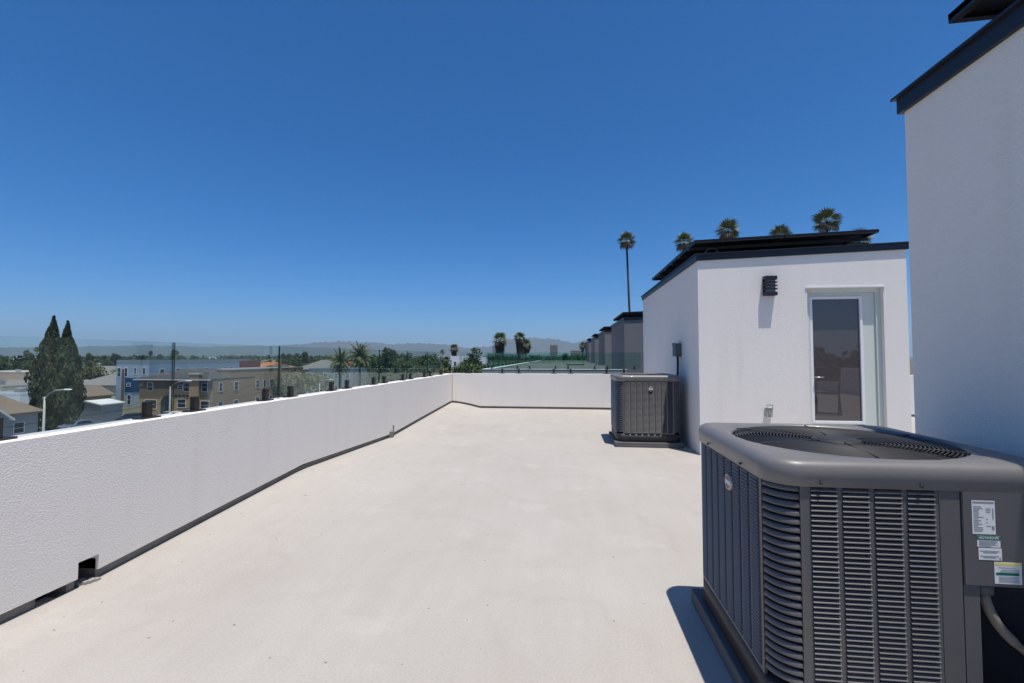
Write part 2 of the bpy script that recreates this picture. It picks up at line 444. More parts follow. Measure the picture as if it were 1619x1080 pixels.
# ------------------------------------------------------------------ penthouses (stair heads)
def penthouse(label, x0, y0, w, d, h, wallm, door=True, lights=True, group=None):
    t = thing('stair_penthouse', label, 'penthouse', (x0, y0, 0), 0, group)
    sl = .034
    top = lambda x, y: h + sl * x
    b = MB()
    if door:
        D0, D1, DH = 1.36, 2.27, 2.185
        b.box(0, D0, 0, .18, 0, h, top=top); b.box(D1, w, 0, .18, 0, h, top=top)
        b.box(D0, D1, 0, .18, DH, h, top=top); b.box(D0, D1, 0, .18, 0, .12)
    else:
        b.box(0, w, 0, .18, 0, h, top=top)
    b.box(0, .18, .18, d, 0, h, top=top); b.box(w - .18, w, .18, d, 0, h, top=top)
    b.box(.18, w - .18, d - .18, d, 0, h, top=top)
    b.build('wall', wallm, t)
    b = MB()
    b.box(-.022, w + .022, -.022, d + .022, 0, 0, bot=top, top=lambda x, y: top(x, y) + .08)
    rf = b.build('roof', M['fascia'], t)
    b = MB()
    b.box(-.04, w + .04, -.04, d + .04, 0, 0, bot=lambda x, y: top(x, y) + .08, top=lambda x, y: top(x, y) + .093)
    b.build('drip_edge', M['fascia'], rf)
    if door:
        dr = MB()
        y = .06
        dr.box(D0, D0 + .055, y, y + .1, .12, DH); dr.box(D1 - .055, D1, y, y + .1, .12, DH)
        dr.box(D0 + .055, D1 - .055, y, y + .1, DH - .055, DH)
        fr = dr.build('door_frame', M['trim'], t, .003)
        dr = MB()
        L0, L1, G0, G1, Z0, Z1 = D0 + .058, D1 - .058, 1.45, 2.035, .46, 2.055
        y = .085
        dr.box(L0, G0, y, y + .045, .14, DH - .058); dr.box(G1, L1, y, y + .045, .14, DH - .058)
        dr.box(G0, G1, y, y + .045, Z1, DH - .058); dr.box(G0, G1, y, y + .045, .14, Z0)
        lf = dr.build('door_leaf', M['trim'], t)
        dr = MB(); e = .028
        for (a, c, z, zz) in ((G0 - e, G0 + .006, Z0 - e, Z1 + e), (G1 - .006, G1 + e, Z0 - e, Z1 + e), (G0 + .006, G1 - .006, Z1 - .006, Z1 + e), (G0 + .006, G1 - .006, Z0 - e, Z0 + .006)):
            dr.box(a, c, y - .014, y + .01, z, zz)
        dr.build('glazing_bead', M['trim_white'], lf, .003)
        dr = MB(); dr.box(G0 + .002, G1 - .002, y + .012, y + .02, Z0, Z1)
        gm = bpy.data.materials.get('door glass') or mat('door glass', (.075, .066, .068), .012, .9)
        dr.build('door_glass', gm, lf)
        dr = MB(); dr.tube([(L0 + .05, y, 1.03), (L0 + .05, y - .045, 1.03), (L0 + .14, y - .05, 1.03)], .009)
        dr.build('door_handle', M['brass'], lf)
        dr = MB(); dr.box(D0 - .01, D1 + .01, -.006, .10, .12, .14); dr.build('threshold', M['trim'], t)
        dr = MB(); dr.box(D0 - .02, D1 + .02, -.012, -.001, DH + .002, DH + .018); dr.build('head_flashing', M['trim_white'], t)
    return t

def solar_array(label, x0, y0, z0, nx, ny, pw, pl, slope, group=None):
    t = thing('solar_array', label, 'solar panels', (x0, y0, z0), 0, group)
    b = MB(); fw = .03
    b.box(0, pw, 0, pl, .006, .03)
    b.m = 1
    b.box(0, pw, 0, fw, -.008, .034); b.box(0, pw, pl - fw, pl, -.008, .034)
    b.box(0, fw, fw, pl - fw, -.008, .034); b.box(pw - fw, pw, fw, pl - fw, -.008, .034)
    b.m = 2; b.box(fw, pw - fw, fw, pl - fw, .03, .033)
    me = b.mesh('solar_panel', [M['solar'], M['black_metal'], M['solar_cell']])
    for i in range(nx):
        for j in range(ny):
            inst('solar_panel', me, t, (i * (pw + .015), j * (pl + .015), i * (pw + .015) * slope), (0, -math.atan(slope), 0))
    W = nx * pw
    for j in range(ny * 2):
        b = MB(); y = pl * (j * .5 + .25)
        b.box(-.02, W + .02, y - .02, y + .02, -.055, -.012, bot=lambda x, y: -.055 + slope * x, top=lambda x, y: -.012 + slope * x)
        r = b.build('rail', M['black_metal'], t)
        for x in (.25, W - .25):
            p = MB(); p.tube([(x, y, -.2), (x, y, -.05 + slope * x)], .014, 6); p.build('standoff', M['black_metal'], r)
    return t

PX, PY, PW, PD, PH = 1.77, 6.28, 2.55, 4.27, 2.575
penthouse('white stair penthouse with glazed door and wall light behind the far condenser', PX, PY, PW, PD, PH, M['stucco'])
penthouse('white stair penthouse whose blank shaded side wall stands beside the large condenser', PX, PY - 7.97, PW, PD - .03, PH, M['stucco'], door=False)
solar_array('black solar panels propped on the white penthouse with the glazed door', 1.735, 6.27, 2.82, 2, 3, 1.13, .99, .034)
solar_array('black solar panels overhanging the blank-walled penthouse beside the large condenser', 1.72, -.80, 2.80, 2, 3, 1.13, .99, .034)
b = MB(); b.tube([(2.02 + .09 * math.cos(a), 6.5, 2.70 + .09 * math.sin(a)) for a in [math.pi * k / 10 for k in range(11)]], .014, 6)
tag(b.build('conduit_loop', M['box_grey']), 'small grey conduit loop on the penthouse roof under the solar panels', 'conduit')

# neighbour block
b = MB(); BX0, BX1, BY0 = -2.66, 10.0, 14.6
b.box(BX0, BX1, BY0, 47.2, GZ, -.02)
blk = b.build('neighbour_block', M['stucco_grey'])
tag(blk, 'grey stucco apartment block beyond the end parapet', 'building')
b = MB(); b.box(BX0, BX1, BY0, 47.2, -.02, 0)
struct(b.build('neighbour_roof_deck', M['deck']))
b = MB()
nb = thing('neighbour_parapet_wall', 'grey stucco parapet round the neighbouring block behind green glass', 'wall')
b.box(BX0, BX0 + .2, BY0 + .2, 47.0, 0, PT); b.box(BX0, 1.95, BY0, BY0 + .2, 0, PT - .005)
b.box(BX0, BX1, 47.0, 47.2, 0, PT)
for yy in (21.8, 29.0, 36.4): b.box(BX0 + .2, 1.9, yy, yy + .2, 0, PT - .01)
b.build('wall', M['concrete'], nb)
b = MB(); b.box(BX0 - .01, BX0 + .21, BY0 - .01, 47.0, PT, PT + .012); b.box(BX0 + .21, 1.95, BY0 - .01, BY0 + .21, PT, PT + .012); b.build('coping', M['white'], nb)
railing('green tinted glass railing across the front of the neighbouring block', (BX0 + .1, BY0 + .1), R(-90), 4, PT + .012, green=True)
railing('green tinted glass railing running along the street edge of the neighbouring block', (BX0 + .1, BY0 + .5), 0, 25, PT + .012, full=False, green=True)
railing('green tinted glass railing across the middle of the neighbouring block', (BX0 + .3, 29.1), R(-90), 3, PT - .01, full=False, green=True)
for k, lab in enumerate(('grey stucco stair penthouse nearest the end parapet', 'grey stucco stair penthouse second along the neighbouring block',
                         'grey stucco stair penthouse third along the neighbouring block', 'grey stucco stair penthouse last along the neighbouring block')):
    y = 15.4 + 7.35 * k
    penthouse(lab, 1.97, y, PW, 4.1, 2.5, M['stucco_grey'], door=False)
    solar_array('black solar panels on the ' + lab, 1.93, y, 2.74, 2, 3, 1.13, .99, .034)

# ------------------------------------------------------------------ condensers
def rsq(hw, r, n, cx=0, cy=0, z=0):
    """rounded square outline, n points per corner + straight sides split in 6, counter-clockwise"""
    P = []
    for q, (sx, sy) in enumerate(((1, 1), (-1, 1), (-1, -1), (1, -1))):
        for k in range(n + 1):
            a = math.pi / 2 * (q + k / n)
            P.append((sx * (hw - r) + r * math.cos(a), sy * (hw - r) + r * math.sin(a)))
        nx, ny = ((-1, 1), (-1, -1), (1, -1), (1, 1))[q]
        a = P[-1]; c = {0: (-(hw - r), hw), 1: (-hw, -(hw - r)), 2: (hw - r, -hw), 3: (hw, hw - r)}[q]
        for k in range(1, 6):
            P.append((a[0] + (c[0] - a[0]) * k / 6, a[1] + (c[1] - a[1]) * k / 6))
    return [(cx + x, cy + y, z) for x, y in P]
HW, CR = .445, .10      # half width and corner radius of the body
ZB, ZT = .115, .865     # louvred height
def lid_mesh():
    b = MB(); out = []
    for off, z in ((.004, .868), (.012, .871), (.014, .918), (.012, .933), (.004, .946), (-.010, .954), (-.028, .956)):
        out.append(rsq(HW + off, CR + off if off > -.05 else CR, 8, z=z))
    ref = rsq(HW, CR, 8)
    for s, rr, z in ((.5, .412, .9575), (1.0, .406, .956), (1.0, .398, .945), (1.0, .393, .92)):
        L = []
        for (x, y, _), (ox, oy, oz) in zip(ref, out[6]):
            a = math.atan2(y, x); cx, cy = rr * math.cos(a), rr * math.sin(a)
            L.append((ox + (cx - ox) * s, oy + (cy - oy) * s, z))
        out.append(L)
    b.loops(out)
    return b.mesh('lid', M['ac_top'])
LID = lid_mesh()
def grille_mesh():
    b = MB()
    for k in range(25):
        r = .09 + k * .0127
        zz = .945 + .012 * math.sin(math.pi * (r - .09) / .31) * .6
        pts = [(r * math.cos(a), r * math.sin(a), zz) for a in [2 * math.pi * i / 56 for i in range(57)]]
        b.tube(pts, .0033, 6, False)
    for k in range(6):
        a = math.pi / 3 * k + .35
        b.tube([(r * math.cos(a), r * math.sin(a), .950 + .003) for r in (.07, .18, .29, .402)], .0022, 5)
    return b.mesh('fan_grille', M['ac_wire'])
GR = grille_mesh()
def hub_mesh():
    b = MB(); n = 32
    b.loops([[(r * math.cos(2 * math.pi * i / n), r * math.sin(2 * math.pi * i / n), z) for i in range(n)] for r, z in ((.090, .938), (.092, .950), (.085, .954), (.07, .954), (.066, .958), (.055, .959), (.001, .959))])
    return b.mesh('fan_hub', M['ac_wire'])
HUB = hub_mesh()
def blade_mesh():
    b = MB()
    P = []
    for i in range(7):
        r = .07 + i * .047
        for s in (-1, 1):
            a = s * (.32 + .05 * i / 6) + .12 * i / 6
            P.append((r * math.cos(a), r * math.sin(a), .70 + s * .03))
    b.add(P, [(2 * i, 2 * i + 1, 2 * i + 3, 2 * i + 2) for i in range(6)], True)
    return b.mesh('fan_blade', M['ac_dark'])
BLADE = blade_mesh()
def slat_poly():      # cross-section of one pressed louvre: (outwards, up)
    return [(-.004, .0035), (.008, -.0035), (.0105, -.0025), (.0105, .0), (.003, .0065), (-.004, .0085)]
def straight_slat(w, name='louvre_slat'):
    b = MB(); P = slat_poly()
    b.prism([(-o, u) for o, u in P], 'x', 0, w)     # faces -y
    return b.mesh(name, M['ac'])
def curved_slat(hgt=.0158, name='louvre_slat'):
    b = MB(); L = []
    for k in range(11):
        a = math.pi + math.pi / 2 * (.06 + .84 * k / 10) ; c, s = math.cos(a), math.sin(a)
        L.append([((CR - .004 + o) * c, (CR - .004 + o) * s, u) for o, u in ((0, 0), (.005, -.003), (.0065, 0), (.005, .004), (.0035, hgt), (0, hgt))])
    b.loops(L, True, True, True)
    return b.mesh(name, M['ac'])
def corner_sheet(q):
    out = []
    for u0, u1 in ((-.02, .06), (.90, 1.02)):
        L = []; b = MB()
        for k in range(5):
            a = math.pi + math.pi / 2 * (u0 + (u1 - u0) * k / 4); c, s = math.cos(a), math.sin(a)
            L.append([((CR + o) * c - (HW - CR), (CR + o) * s - (HW - CR), z) for o, z in ((.003, ZB), (.003, ZT - .002), (-.008, ZT - .002), (-.008, ZB))])
        b.loops(L, True, True, True); out.append(([RZ(q) @ Vector(v) for v in b.v], b.f))
    return out
def merged_louvres(cols, zs, transforms, name):
    b = MB(); P = slat_poly()
    for T in transforms:
        for (a, c) in cols:
            for z in zs:
                n = len(P)
                v = [T @ Vector((x, -HW - o, z + u)) for x in (a, c) for o, u in P]
                b.add(v, [tuple(range(n)), tuple(range(2 * n - 1, n - 1, -1))] + [(i, (i + 1) % n, n + (i + 1) % n, n + i) for i in range(n)])
    return b.mesh(name, M['ac'])
def strip_frame(cols, hw, name, T, end=None):
    """vertical sheet strips between louvre columns on one face plus top and bottom bands"""
    b = MB(); e = [-(HW - CR)] + [v for c in cols for v in c] + [HW - CR if end is None else end]
    def bx(x0, x1, z0, z1):
        if x1 - x0 < .002: return
        o = MB(); o.box(x0, x1, -HW - .003, -HW + .012, z0, z1); b.add([T @ Vector(v) for v in o.v], o.f)
    for i in range(0, len(e), 2): bx(e[i], e[i + 1], ZB, ZT)
    for c in cols: bx(c[0], c[1], ZB, ZB + .015); bx(c[0], c[1], ZT - .012, ZT)
    return b
RZ = lambda q: Matrix.Rotation(math.pi / 2 * q, 4, 'Z')
def text_mesh(txt, size, m, name):
    cu = bpy.data.curves.new(name, 'FONT'); cu.body = txt; cu.size = size; cu.align_x = 'CENTER'; cu.align_y = 'CENTER'
    cu.extrude = .0004
    o = bpy.data.objects.new(name, cu); col.objects.link(o)
    dg = bpy.context.evaluated_depsgraph_get()
    me = bpy.data.meshes.new_from_object(o.evaluated_get(dg)); me.materials.clear(); me.materials.append(m)
    bpy.data.objects.remove(o); return me

def condenser(label, cx, cy, service, drop=0.0):
    """service True: front face carries the four louvre columns, corner post and electrical box"""
    global ZT
    ZT = .880 - drop
    t = thing('condenser', label, 'air conditioner', (cx, cy, .073))
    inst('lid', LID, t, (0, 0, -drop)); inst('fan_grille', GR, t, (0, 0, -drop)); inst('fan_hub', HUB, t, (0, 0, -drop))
    for k in range(5): inst('fan_blade', BLADE, t, (0, 0, -drop), (0, 0, 2 * math.pi * k / 5))
    b = MB(); b.loops([rsq(HW - .03, CR - .03, 6, z=z) for z in (.06, .84 - drop)], True, True, False)
    b.build('coil', M['ac_dark'], t)
    b = MB(); b.loops([rsq(HW + .002, CR, 8, z=z) for z in (.0, .113)], True, True, True)
    b.build('base_pan', M['ac_base'], t)
    side = []
    n9 = 8; w9 = 2 * (HW - CR) / n9
    cols9 = [(-(HW - CR) + k * w9 + .010, -(HW - CR) + (k + 1) * w9 - .010) for k in range(n9)]
    if service:
        x0 = -(HW - CR) + .015
        colsF = [(x0 + k * .098, x0 + k * .098 + .082) for k in range(4)]
        pitch = .0165; zs = [ZB + .024 + pitch * k for k in range(int((ZT - ZB - .045) / pitch) + 1)]
        fr = strip_frame(colsF, HW, 'f', RZ(0), colsF[-1][1] + .012).build('front_sheet', M['ac'], t)
        me = straight_slat(.082)
        for a, c in colsF:
            for z in zs: inst('louvre_slat', me, t, (a, -HW + .001, z))
        x1 = colsF[-1][1] + .012; xb = x1 + .06
        b = MB(); b.box(x1, xb, -HW - .006, -HW + .0, ZB, ZT - .003); b.build('corner_post', M['ac'], t, .002)
        b = MB(); b.box(xb + .004, HW + .001, -HW - .012, -HW + .10, .575 - drop, ZT - .003)
        ep = b.build('electrical_box', M['ac'], t, .004)
        b = MB(); b.box(xb + .004, xb + .05, -HW - .004, -HW + .01, ZB, .575 - drop); b.build('corner_flange', M['ac'], t, .002)
        b = MB(); b.box(xb + .05, HW - .01, -HW + .10, -HW + .11, ZB, .575 - drop); b.build('valve_plate', M['ac'], t)
        yf = -HW - .0125
        def sticker(xa, xc, za, zc, name='sticker', parts=()):
            s = MB(); s.box(xa, xc, yf - .0006, yf, za, zc); so = s.build(name, M['sticker'], ep)
            for (nm, m, rects) in parts:
                s = MB()
                for (a, c, e, f) in rects: s.box(xa + a * (xc - xa), xa + c * (xc - xa), yf - .0011, yf - .0007, za + e * (zc - za), za + f * (zc - za))
                s.build(nm, m, so)
            return so
        rr = random.Random(5)
        rows = []
        for k in range(15):
            y = .08 + k * .052
            rows.append((.06, .06 + .2 + .25 * rr.random(), y, y + .022))
            if rr.random() < .5: rows.append((.6, .62 + .2 * rr.random(), y, y + .02))
        rows += [(.04, .96, .92, .97), (.88, .93, .45, .78), (.84, .95, .14, .25)]
        S0 = xb + .028
        zo = -drop + .004
        sticker(S0, S0 + .066, .735 + zo, .84 + zo, 'data_plate', [('print', M['sticker_grey'], rows)])
        r2 = [(.08, .5 + .4 * rr.random(), .08 + k * .11, .12 + k * .11) for k in range(5)]
        s2 = sticker(S0 + .012, S0 + .078, .695 + zo, .73 + zo, 'notice_sticker', [('print', M['sticker_grey'], r2), ('header', M['sticker_green'], [(0, 1, .64, 1)])])
        tm = text_mesh('NOTICE/AVIS', .0098, M['sticker'], 'lettering')
        inst('lettering', tm, s2, (S0 + .045, yf - .0013, .7235 + zo), (R(90), 0, 0))
        sticker(S0 + .015, S0 + .081, .655 + zo, .692 + zo, 'notice_sticker', [('print', M['sticker_grey'], [(.06, .9, .72, .78), (.2, .8, .6, .66), (.06, .86, .3, .36), (.2, .75, .18, .24), (.88, .95, .08, .24)])])
        sticker(S0 + .058, S0 + .135, .583 + zo, .65 + zo, 'warning_sticker', [('print', M['sticker_grey'], [(.15, .8, .74, .77), (.25, .9, .64, .67), (.2, .9, .56, .59)] + [(.15, .9, .08 + k * .06, .10 + k * .06) for k in range(5)]),
                ('header', M['sticker_yellow'], [(.03, 1, .86, .98)]), ('green_band', M['sticker_green'], [(.05, .9, .40, .52)])])
        b = MB(); b.tube([(xb + .085, -HW + .03, .575 - drop), (xb + .085, -HW + .03, .54 - drop)], .026, 12); b.build('conduit_fitting', M['box_grey'], t)
        b = MB(); P0, P1, P2 = Vector((xb + .085, -HW + .03, .545 - drop)), Vector((xb + .09, -HW + .0, .34 - drop)), Vector((.60, -HW + .03, .26 - drop))
        b.tube([P0 * (1 - u) ** 2 + P1 * 2 * u * (1 - u) + P2 * u * u for u in [k / 12 for k in range(13)]] + [Vector((.628, -HW + .035, .255 - drop))], .015, 8)
        b.build('conduit', M['conduit'], t)
        zc = [ZB + .03 + .0275 * k for k in range(int((ZT - ZB - .05) / .0275) + 1)]
        cm = curved_slat(.0158)
        for z in zc: inst('louvre_slat', cm, t, (-(HW - CR), -(HW - CR), z))
        dense = 3
    else:
        pitch = .0165; zs = [ZB + .024 + pitch * k for k in range(int((ZT - ZB - .045) / pitch) + 1)]
        zc = [ZB + .03 + .0275 * k for k in range(int((ZT - ZB - .05) / .0275) + 1)]
        cm = curved_slat(.0158)
        for z in zc: inst('louvre_slat', cm, t, (-(HW - CR), -(HW - CR), z))
        b = strip_frame(cols9, HW, 'f', RZ(0)); b.build('front_sheet', M['ac'], t)
        o = inst('front_louvres', merged_louvres(cols9, zs, [RZ(0)], 'front_louvres'), t); o['kind'] = 'stuff'
        dense = 3
    # left (-x), back (+y) and right (+x) faces
    b = MB()
    for q in (3, 2, 1):
        s = strip_frame(cols9, HW, 'f', RZ(q)); b.add(s.v, s.f)
    b.build('side_sheet', M['ac'], t)
    zf = [ZB + .024 + .0135 * k for k in range(int((ZT - ZB - .04) / .0135) + 1)]
    o = inst('side_louvres', merged_louvres(cols9, zf, [RZ(3), RZ(2), RZ(1)], 'side_louvres'), t); o['kind'] = 'stuff'
    for q in ((0, 2, 3) if service else (0, 1, 2, 3)):
        for pv_, pf_ in corner_sheet(q): MB().add(pv_, pf_).build('corner_strip', M['ac'], t)
    # remaining corners: one merged set of curved slats
    b = MB(); src = curved_slat(.0158)
    for q in ((2, 3) if service else (1, 2, 3)):
        T = RZ(q) @ Matrix.Translation((-(HW - CR), -(HW - CR), 0))
        for k in range(int((ZT - ZB - .05) / .0275) + 1):
            zz = ZB + .03 + .0275 * k
            b.add([T @ (v.co + Vector((0, 0, zz))) for v in src.vertices], [list(p.vertices) for p in src.polygons])
    o = b.build('corner_louvres', M['ac'], t); o['kind'] = 'stuff'
    # badge on the side away from the service panel (left face for the near unit, front for the far one)
    if service: bx, by, ang = -HW - .014, -.06, R(-90)
    else: bx, by, ang = .03, -HW - .014, 0
    bd = MB(); n = 24
    bd.loops([[(.034 * s * math.cos(2 * math.pi * i / n), y, .034 * s * math.sin(2 * math.pi * i / n)) for i in range(n)] for s, y in ((1.0, .012), (1.0, .0), (.93, -.004), (.8, -.003))])
    o = bd.build('badge', M['brass'], t); o.location = (bx, by, .76 - drop * .8); o.rotation_euler = (0, 0, ang)
    f = MB(); f.loops([[(.0285 * s * math.cos(2 * math.pi * i / n), -.002, .0285 * s * math.sin(2 * math.pi * i / n)) for i in range(n)] for s in (1, .01)])
    fo = f.build('badge_face', M['badge_red'], o)
    f = MB(); f.box(-.028, .028, -.0042, -.0025, -.008, .008); f.build('badge_band', M['sticker'], o)
    # screws round the lid
    for (sx, sy) in ((-.3, -HW - .014), (.0, -HW - .014), (.3, -HW - .014), (-HW - .014, -.2), (-HW - .014, .2)):
        s = MB(); s.tube([(sx, sy, .885 - drop), (sx * 1.012, sy * 1.012, .885 - drop)], .005, 6); s.build('screw', M['ac_base'], t)
    return t
def pad(label, cx, cy):
    b = MB(); b.box(cx - .478, cx + .478, cy - .478, cy + .478, .0, .072)
    return tag(b.build('equipment_pad', M['pad'], None, .008), label, 'pad')
A1 = (1.14, 2.085); A2 = (1.195, 7.19)
pad('grey equipment pad under the large condenser with the stickers', *A1)
pad('grey equipment pad under the condenser by the end parapet', *A2)
condenser('large grey condenser with white and green stickers on its service box', *A1, True, .075)
condenser('grey condenser with round red badge beside the white penthouse wall', *A2, False)
for (cx, cy, lab) in ((.55, 24.0, 'grey condenser on the neighbouring roof seen through green glass'),):
    c = condenser(lab, cx, cy, False); c.location.z = .0

# ------------------------------------------------------------------ wall fittings
t = thing('wall_light', 'black louvred outdoor wall light beside the glazed door', 'wall light', (2.66, PY, 2.09))
b = MB(); b.box(-.075, .075, -.022, 0, 0, .255); b.build('back_plate', M['fascia'], t)
b = MB(); b.box(-.075, .075, -.085, -.022, .205, .255); b.build('top_cap', M['fascia'], t, .002)
b = MB(); b.box(-.075, .075, -.085, -.022, 0, .045); b.build('bottom_cap', M['fascia'], t, .002)
b = MB(); b.box(-.05, .05, -.06, -.022, .045, .205); b.build('diffuser', M['sticker_grey'], t)
for k in range(3):
    b = MB(); b.box(-.075, .075, -.085, -.022, .078 + k * .043, .094 + k * .043); b.build('fin', M['fascia'], t)
t = thing('outlet', 'small weatherproof outlet box low on the white penthouse wall', 'outlet', (2.62, PY, .52))
b = MB(); b.box(-.04, .04, -.05, 0, 0, .12); b.build('cover', M['outlet'], t, .006)
b = MB(); b.tube([(-.035, -.055, .11), (-.035, -.062, .155), (.035, -.062, .155), (.035, -.055, .11)], .005, 6); b.build('bail', M['box_grey'], t)
b = MB(); b.box(-.018, .018, -.056, -.05, .03, .09); b.build('socket_plate', M['brass'], t)
t = thing('disconnect_box', 'grey electrical disconnect box on the shaded penthouse side wall', 'electrical box', (PX, 7.27, 1.30))
b = MB(); b.box(-.09, 0, -.10, .10, 0, .20); b.build('box', M['box_grey'], t, .006)
b = MB(); b.box(-.095, -.088, -.105, .105, .16, .21); b.build('lid', M['box_grey'], t)
b = MB(); b.tube([(-.05, -.05, 0), (-.05, -.06, -.10), (-.06, -.09, -.25), (-.09, -.11, -.45), (-.14, -.08, -.75)], .017, 8); b.build('conduit', M['black_metal'], t)
# folding chair seen mirrored in the door glass
t = thing('folding_chair', 'black metal folding chair on the deck, mirrored in the door glass', 'chair', (6.0, 1.5, 0), R(25))
for sx in (-.22, .22):
    b = MB(); b.tube([(sx, -.35, 0), (sx, .25, .95), (sx, .3, 1.1)], .018, 6); b.build('leg', M['black_metal'], t)
    b = MB(); b.tube([(sx, .30, 0), (sx, -.25, .62)], .018, 6); b.build('leg', M['black_metal'], t)
b = MB(); b.box(-.22, .22, -.25, .15, .44, .47); b.build('seat', M['black_metal'], t)
b = MB(); b.box(-.22, .22, .22, .25, .75, 1.05); b.build('backrest', M['black_metal'], t)
b = MB(); b.box(9.8, 10.0, -11, YF, 0, PT); b.box(XW, 9.8, -11.2, -11, 0, PT)
tag(b.build('rear_parapet_wall', M['stucco']), 'white stucco parapet wall mirrored in the glazed door', 'wall')

# ------------------------------------------------------------------ vegetation meshes
def leaf_cloud(rnd, blobs, per, size, up=.0):
    b = MB()
    for (cx, cy, cz, rx, ry, rz) in blobs:
        for _ in range(per):
            d = Vector((rnd.gauss(0, 1), rnd.gauss(0, 1), rnd.gauss(0, 1))).normalized() * (rnd.random() ** .35)
            p = Vector((cx + d.x * rx, cy + d.y * ry, cz + d.z * rz))
            n = Vector((rnd.gauss(0, 1), rnd.gauss(0, 1), rnd.gauss(0, 1) + up)).normalized()
            u = n.orthogonal().normalized(); w = n.cross(u); s = size * (.6 + .8 * rnd.random())
            b.add([p - u * s, p + w * s * .6, p + u * s, p - w * s * .6], [(0, 1, 2, 3)])
    return b
def tree_meshes(seed, kind):
    rnd = random.Random(seed); blobs = []
    if kind == 'round':
        for _ in range(26):
            a = rnd.random() * 6.28; r = rnd.random() ** .5 * 2.9; z = 4.4 + rnd.random() * 4.2
            r *= max(.35, 1 - abs(z - 6) / 4.2)
            s = .8 + .7 * rnd.random(); blobs.append((r * math.cos(a), r * math.sin(a), z, s * 1.15, s * 1.15, s * .8))
        per, size = 95, .26
    elif kind == 'loose':
        for _ in range(17):
            a = rnd.random() * 6.28; z = 3.6 + rnd.random() * 6.6; r = rnd.random() * 2.4 * max(.3, 1 - abs(z - 6) / 5)
            s = .7 + .6 * rnd.random(); blobs.append((r * math.cos(a), r * math.sin(a), z, s, s, s * .9))
        per, size = 95, .24
    else:
        for _ in range(20):
            a = rnd.random() * 6.28; r = rnd.random() ** .5 * 3.4; z = 1.0 + rnd.random() * 2.2
            s = .7 + .5 * rnd.random(); blobs.append((r * math.cos(a), r * math.sin(a), z, s * 1.2, s * 1.2, s * .8))
        per, size = 80, .2
    b = MB(); H = max(z for _, _, z, *_ in blobs) * .8
    b.tube([(0, 0, 0), (.08, .05, H * .3), (0, .1, H * .6), (.1, 0, H)], [.26, .2, .14, .05], 7)
    for _ in range(6):
        q = rnd.choice(blobs); z0 = H * (.3 + .3 * rnd.random())
        b.tube([(0, .05, z0), (q[0] * .5, q[1] * .5, (z0 + q[2]) / 2 + .2), (q[0], q[1], q[2])], [.1, .07, .02], 5)
    return leaf_cloud(rnd, blobs, per, size), b
TREES = {}
for kind, lm in (('round', 'leaf'), ('loose', 'leaf_dark'), ('shrub', 'leaf_yellow')):
    TREES[kind] = []
    for s in range(3):
        lc, tr = tree_meshes(11 + s * 7 + len(kind), kind)
        TREES[kind].append((lc.mesh('crown', M[lm]), tr.mesh('trunk', M['bark'])))
def tree(kind, x, y, sc, label, group, name='tree', rnd=random):
    t = thing(name, label, 'tree' if name == 'tree' else 'bush', (x, y, GZ), rnd.random() * 6.28, group)
    c, tr = rnd.choice(TREES[kind]); s = (sc * (.9 + .2 * rnd.random()), sc * (.9 + .2 * rnd.random()), sc)
    t.scale = s
    inst('crown', c, t); inst('trunk', tr, t)
    return t
# cypresses
def cypress_mesh(seed, H, Rm, lean):
    rnd = random.Random(seed); b = MB()
    for _ in range(9000):
        u = rnd.random() ** .8; z = .3 + u * (H - .3)
        k = z / H
        prof = Rm * min(1, (1 - k) * 2.0) * (.9 + .1 * min(1, k * 4))
        a = rnd.random() * 6.28; lump = 1 + .16 * math.sin(a * 3 + z * 1.1) + .1 * math.sin(a * 5 - z * 1.7)
        r = prof * lump * (1 - .35 * rnd.random() ** 2)
        p = Vector((r * math.cos(a) + lean * k, r * math.sin(a), z))
        n = Vector((math.cos(a) + rnd.gauss(0, .5), math.sin(a) + rnd.gauss(0, .5), .25 + rnd.gauss(0, .4))).normalized()
        w = Vector((rnd.gauss(0, .3), rnd.gauss(0, .3), 1)).normalized(); u2 = n.cross(w).normalized(); s = .15 + .15 * rnd.random()
        b.add([p - u2 * s * .5, p - w * s, p + u2 * s * .5, p + w * s * 1.3], [(0, 1, 2, 3)])
    return b.mesh('crown', M['cypress'])
def cypress(label, x, y, H, Rm, lean, seed):
    t = thing('cypress_tree', label, 'tree', (x, y, GZ))
    inst('crown', cypress_mesh(seed, H, Rm, lean), t)
    b = MB(); b.tube([(0, 0, 0), (0, 0, H * .5), (lean * .8, 0, H * .9)], [.3, .2, .03], 8); b.build('trunk', M['bark'], t)
